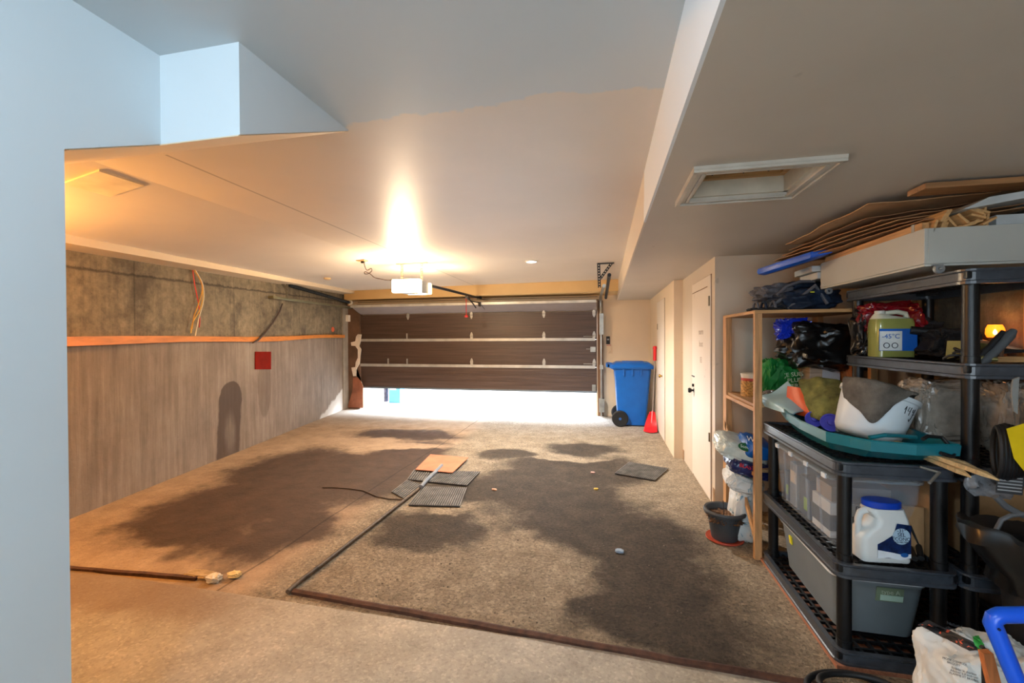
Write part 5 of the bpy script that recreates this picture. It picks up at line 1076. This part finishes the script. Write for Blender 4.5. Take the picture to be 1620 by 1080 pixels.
# ------------------------------------------------------------------ on top of the tall rack
t = thing('underbed_drawer', 'long white drawer on small castors lying on top of the tall rack', 'drawer', (1.75, 2.83, 1.81))
dx0, dx1, dy0, dy1, dz0, dz1 = 1.445, 2.0, 2.345, 3.32, 1.812, 1.995
for nm, q in (('left_panel', (dx0, dx0+.016, dy0+.001, dy1, dz0+.02, dz1)), ('right_panel', (dx1-.016, dx1, dy0, dy1, dz0+.02, dz1)), ('front_panel', (dx0+.0165, dx1, dy0, dy0+.016, dz0+.02, dz1)), ('back_panel', (dx0+.016, dx1-.016, dy1-.016, dy1, dz0+.02, dz1)), ('base_panel', (dx0, dx1, dy0, dy1, dz0+.008, dz0+.019))):
    w = MB(); w.box(*q, .0015); w.build(nm, pm('drawer_white', (186, 186, 178), .4, var=.02), t)
w = MB(); w.box(dx0-.002, dx0, dy0, dy1, dz0+.02, dz0+.036); w.box(dx0, dx1, dy0-.002, dy0, dz0+.02, dz0+.036); w.build('bottom_edge', pm('drawer_white', (186, 186, 178), .4, var=.02), t)
for (x, y) in ((dx0+.045, dy0-.005), (dx0+.03, dy1-.03)):
    w = MB(); w.lathe([(.008, -.009), (.019, -.009), (.022, -.005), (.022, .005), (.019, .009), (.008, .009), (.008, -.009)], (x, y-.012, dz0-.008), 20, Matrix.Rotation(PI/2, 4, 'X')); w.box(x-.02, x+.02, y-.012, y+.012, dz0+.008, dz0+.014, .002); w.build('castor', pm('castor_grey', (150, 156, 160), .3, .5), t, smooth=True)
# bundle of bed slats, ends toward the camera
M_slat = wood('slat_wood', (206, 158, 102), 1, .55, .15)
slats = [(.018, .016, 75), (.052, .02, 70), (.064, .024, 65), (.075, .01, 70), (.055, .062, 60), (.072, .066, 58), (.105, .006, 20), (.10, .04, -52), (.125, .045, -48), (.135, .012, 18), (.16, .018, 15), (.15, .048, -45), (.175, .075, -25), (.19, .055, -18), (.185, .03, 12), (.21, .05, 40), (.225, .028, 30), (.205, .078, -20), (.22, .07, 84), (.238, .04, 84)]
for i, (x, z, a) in enumerate(slats):
    w = MB(); c = (dx0+.025+x, 0, dz1+z-.008); L = .72+.02*(i % 3); y0 = dy0+.01*(i % 4)
    w.box(-.03, .03, 0, L, -.0055, .0055, .004); R = Matrix.Translation((c[0], y0, c[2])) @ Matrix.Rotation(-math.radians(a), 4, 'Y')
    for v in w.bm.verts: v.co = R @ v.co
    tag(w.build('bed_slat', M_slat, smooth=True), 'pale wooden bed slat in the bundle on top of the white drawer', 'slat', 'bed slats on the white drawer')
w = MB(); w.box(dx0+.002, dx0+.03, dy0+.02, dy1-.05, dz1+.0, dz1+.032, .002); tag(w.build('wooden_batten', wood('batten_pine', (196, 146, 92), 1)), 'long pine batten along the left edge of the white drawer', 'batten')
w = MB(); w.box(dx0-.0, dx0+.034, dy0+.07, dy0+.09, dz1-.004, dz1+.036, .001); tag(w.build('metal_clamp', M_steel), 'small grey metal clamp around the pine batten', 'clamp')
w = MB(); w.tube([(1.455, 3.26, 1.99), (1.45, 3.26, 2.03), (1.47, 3.26, 2.04), (1.48, 3.25, 2.0)], .006, 8); tag(w.build('metal_hook', M_darksteel, smooth=True), 'small dark hook at the far end of the pine batten', 'hook')
# flattened cardboard sheets, sloping up to the ceiling on the right
def board(name, near, far, wdir, th, mat, label, cat, amp=.006, seed=0, group=None):
    """near/far: left edge from the camera end to the far end; wdir: offset to the right edge"""
    n_, f_, d_ = Vector(near), Vector(far), Vector(wdir)
    rows = []
    for i in range(5):
        f = i/4; p = n_+(f_-n_)*f; j = Vector((.015*noise.noise(Vector((i*1.7, seed, 0))), 0, 0)); rows.append([p+j, p+d_*.5, p+d_])
    w = MB(); w.sheet(rows, 6, th, amp, 7, seed); return tag(w.build(name, mat, smooth=True), label, cat, group)
C0 = (('lowest flattened cardboard sheet, just above the pine batten', (1.475, 2.40, 2.045), (1.26, 3.50, 2.025), (.42, 0, .035)),
      ('second flattened cardboard sheet from the bottom of the pile', (1.46, 2.45, 2.062), (1.22, 3.55, 2.035), (.44, 0, .045)),
      ('third flattened cardboard sheet from the bottom of the pile', (1.44, 2.52, 2.082), (1.21, 3.48, 2.05), (.46, 0, .045)),
      ('fourth flattened cardboard sheet from the bottom of the pile', (1.40, 2.58, 2.102), (1.23, 3.38, 2.068), (.46, 0, .05)),
      ('fifth flattened cardboard sheet, with a torn left edge', (1.36, 2.62, 2.122), (1.24, 3.30, 2.09), (.46, 0, .045)),
      ('uppermost torn brown cardboard sheet close to the ceiling', (1.30, 2.50, 2.165), (1.20, 3.24, 2.12), (.55, 0, .02)))
for i, (lb, a, b, d_) in enumerate(C0):
    board('cardboard_sheet', a, b, d_, .004+.001*(i % 2), pm('cardboard_%d' % (i % 3), ((166, 122, 82), (146, 106, 72), (182, 140, 98))[i % 3], .9, var=.12, vs=5), lb, 'cardboard', .008, i*3)
w = MB(); w.box(1.42, 2.0, 2.30, 2.42, 2.165, 2.19, .002, rot=(0, -.0, -.0)); tag(w.build('wooden_plank', wood('plank_brown', (164, 116, 72), 0)), 'brown plank crossing just below the low ceiling', 'plank')
w = MB(); w.loft([[(1.56, 2.30, 2.06), (1.66, 2.30, 2.11), (2.0, 2.30, 2.155), (2.0, 2.30, 2.13)], [(1.56, 2.9, 2.06), (1.66, 2.9, 2.11), (2.0, 2.9, 2.155), (2.0, 2.9, 2.13)]]); tag(w.build('furniture_board', pm('panel_white', (196, 200, 200), .4)), 'white furniture panel slanting above the slat bundle', 'panel')
w = MB(); w.box(1.735, 2.0, 2.37, 2.95, 2.0, 2.045, .002, rot=(0, .0, .0)); tag(w.build('white_board', pm('panel_white', (196, 200, 200), .4)), 'thick white board lying right of the slat bundle', 'board')
for k, q in enumerate(((1.40, 1.52, 3.34, 3.62, 1.945, 1.985), (1.43, 1.52, 3.33, 3.6, 1.895, 1.94))):
    w = MB(); w.box(*q, .002); tag(w.build('white_shelf_board', pm('panel_white', (196, 200, 200), .4)), ('white board end jutting behind the drawer, upper one', 'white board end jutting behind the drawer, lower one')[k], 'board')
# blue sled under the cardboard
t = thing('blue_sled', 'flat blue plastic sled end sticking out from under the cardboard', 'sled', (1.35, 3.2, 2.0))
w = MB(); loops = []
tip = [(1.125, 3.56), (1.14, 3.46), (1.20, 3.33), (1.30, 3.12), (1.42, 3.10), (1.46, 3.3), (1.40, 3.5), (1.28, 3.60), (1.17, 3.61)]
cc2 = Vector((1.30, 3.36, 0))
def lp_(f, dz): return [Vector((cc2.x+(x-cc2.x)*f, cc2.y+(y-cc2.y)*f, 1.985+dz+(x-1.13)*.22)) for x, y in tip]
w.loft([lp_(.8, -.03), lp_(.97, -.018), lp_(1.0, .0), lp_(.98, .022), lp_(.9, .014), lp_(.8, -.01)]); w.build('tray', pm('sled_blue', (16, 84, 196), .35), t, smooth=True)
w = MB(); w.box(1.17, 1.215, 3.43, 3.50, 1.98, 1.99, .003); w.build('grip_slot', M_blackg, t)

# ------------------------------------------------------------------ foreground right
p = pillow('charcoal_bag', (1.30, 1.80, .20), (.175, .14, .225), pm('bag_paper_white', (214, 214, 208), .6, var=.08, vs=8), 'crumpled white paper bag with a black and orange print in the foreground', 'bag', 91, (0, .05, .1), e=.78, amp=.14, crease=.045, cf=4, floor=0.0, sub=6)
def project_patch(name, pts, mat, lift=.004):
    """patch laid on the bag: a fan shrunk to the bag's own surface"""
    global p
    deps = bpy.context.evaluated_depsgraph_get(); deps.update()
    o = p; off = WL[o.name]; m = bmesh.new(); outp = []
    from mathutils.bvhtree import BVHTree
    bv = BVHTree.FromPolygons([v.co.copy() for v in o.data.vertices], [tuple(f.vertices) for f in o.data.polygons])
    G = MB(); n = 14; A, B, C_, D_ = [Vector(q) for q in pts]; grid = []
    for i in range(n+1):
        row = []
        for j in range(n+1):
            q = (A*(1-i/n)+B*(i/n))*(1-j/n)+(D_*(1-i/n)+C_*(i/n))*j/n
            d_ = (q-CAMP).normalized(); loc, nor, _, _ = bv.ray_cast(CAMP-off, d_)
            if loc is None: loc = q-off; nor = -d_
            if nor.dot(d_) > 0: nor = -nor
            row.append(G.bm.verts.new(loc+off+nor*lift))
        grid.append(row)
    for i in range(n):
        for j in range(n): G.bm.faces.new((grid[i][j], grid[i+1][j], grid[i+1][j+1], grid[i][j+1]))
    return G.build(name, mat, o, smooth=True)
def q4(*pp): return [aty(x, y, 1.85) for x, y in pp]
def printmat(name, bg, fg, sc, thr):
    t = NT(name); n1 = t.noise(t.obj(sc), 1.0, 2, .5); t.l(t.ramp(n1, [(thr-.01, rgb(*bg)), (thr+.01, rgb(*fg))]), t.b.inputs['Base Color']); t.b.inputs['Roughness'].default_value = .5; return t.m
project_patch('black_print', q4((1452, 988), (1468, 980), (1565, 1028), (1535, 1030)), printmat('print_black_orange', (34, 32, 32), (224, 92, 60), (60, 60, 110), .62))
project_patch('green_patch', q4((1538, 1008), (1548, 1006), (1560, 1028), (1545, 1028)), pm('print_green', (60, 170, 70), .5))
def bag_text(s_, px, py, size, rz=-.18):
    o = aty(px, py, 1.70); fr = frame(o, (1, -.05, rz), (0, .25, 1)); off = WL[p.name]
    tx = text('lettering', s_, size, fr, pm('ink_grey', (60, 60, 62), .6), p, 0)
    from mathutils.bvhtree import BVHTree
    bv = BVHTree.FromPolygons([v.co.copy() for v in p.data.vertices], [tuple(f.vertices) for f in p.data.polygons])
    for v in tx.data.vertices:
        d_ = (v.co+off-CAMP).normalized(); loc, nor, _, _ = bv.ray_cast(CAMP-off, d_)
        if loc: v.co = loc-d_*.003
bag_text('MODE D\'EMPLOI\nBRIQUET :', 1510, 1048, .009); bag_text('Empiler le charbon\nAllumer à 3 endroits\nFLAMME ET BRAISES', 1525, 1066, .009)
bag_text('Natural\ncharcoal', 1510, 992, .014)
# blue tubular handle (sled/scooter frame) and orange-brown handle
t = thing('tubular_stand', 'bright blue tubular plastic handle in the lower right corner', 'handle', (1.1, 1.4, .4))
A = aty(1652, 972, 1.40); B = aty(1575, 972, 1.40); C_ = aty(1570, 985, 1.40); D_ = aty(1618, 1100, 1.38); E_ = aty(1650, 1190, 1.36)
w = MB(); w.tube([A, B+Vector((.01, 0, 0)), B+(C_-B)*.4, C_, D_, E_, (E_.x+.02, E_.y, 0.02)], [.020, .020, .020, .020, .019, .019, .019], 18); w.build('tube', pm('frame_blue', (10, 84, 214), .3, coat=.3, var=.03), t, smooth=True)
for (x, y) in ((1580, 995), (1606, 1076)):
    q = aty(x, y, 1.379); w = MB(); w.lathe([(0, 0), (.0035, 0), (.0035, .003), (0, .003)], q, 12, Matrix.Rotation(PI/2, 4, 'X')); w.build('screw_hole', pm('hole_dark', (8, 24, 70), .6), t)
w = MB(); P = [aty(x, y, 1.47) for x, y in ((1556, 1034), (1572, 1034), (1592, 1110), (1574, 1110))]; P2 = [p_+Vector((0, .02, 0)) for p_ in P]; w.loft([P, P2]); tag(w.build('wooden_stick', wood('handle_orange', (196, 116, 62), 2)), 'orange-brown wooden handle between the white bag and blue tube', 'handle')
w = MB(); w.tube([aty(x, y, 1.55) for x, y in ((1553, 1022), (1560, 1030), (1556, 1036))]+[aty(1558, 1110, 1.55)], .006, 8); tag(w.build('black_wire', M_blackg, smooth=True), 'black wire rising beside the wooden handle', 'wire')
# black garden hose coil on the floor
t = thing('garden_hose', 'coiled black hose on the floor in front of the low rack', 'hose', (1.05, 1.98, 0))
for k, (rx, ry, z, cx, cy) in enumerate(((.17, .13, .03, 1.00, 2.0), (.15, .11, .055, 1.02, 1.99), (.17, .12, .02, 1.04, 1.93), (.12, .09, .03, 1.05, 1.96))):
    w = MB(); w.tube([(cx+rx*math.cos(a*PI/20), cy+ry*math.sin(a*PI/20), z+.008*math.sin(a*PI/10+k)) for a in range(40)], .0125, 10, closed=True); w.build('hose_loop', M_blackg, t, smooth=True)

# dark odds and ends filling the tall rack
for i, (c, sz, lb) in enumerate((((1.80, 2.75, 1.46), (.10, .10, .07), 'dark fabric bundle behind the sponge block on the tall rack'), ((1.78, 3.0, 1.50), (.12, .08, .10), 'dark fabric bundle at the back of the tall rack, right of the red bag'))):
    pillow('dark_bundle', c, sz, pm('dark_cloth', (26, 24, 26), .8, bump=.4, var=.3), lb, 'bundle', 95+i, amp=.35, crease=.1, cf=5, floor=1.382)
for i in range(3):
    w = MB(); w.tube([(1.68+.015*i, 2.45+.02*i, 1.40), (1.76, 2.40+.03*i, 1.42+.01*i), (1.84, 2.36+.02*i, 1.43), (1.93, 2.34, 1.41+.012*i)], .007, 6); tag(w.build('black_rod', M_blackg, smooth=True), 'black rod lying behind the front post of the tall rack', 'rod', 'black rods on the tall rack')
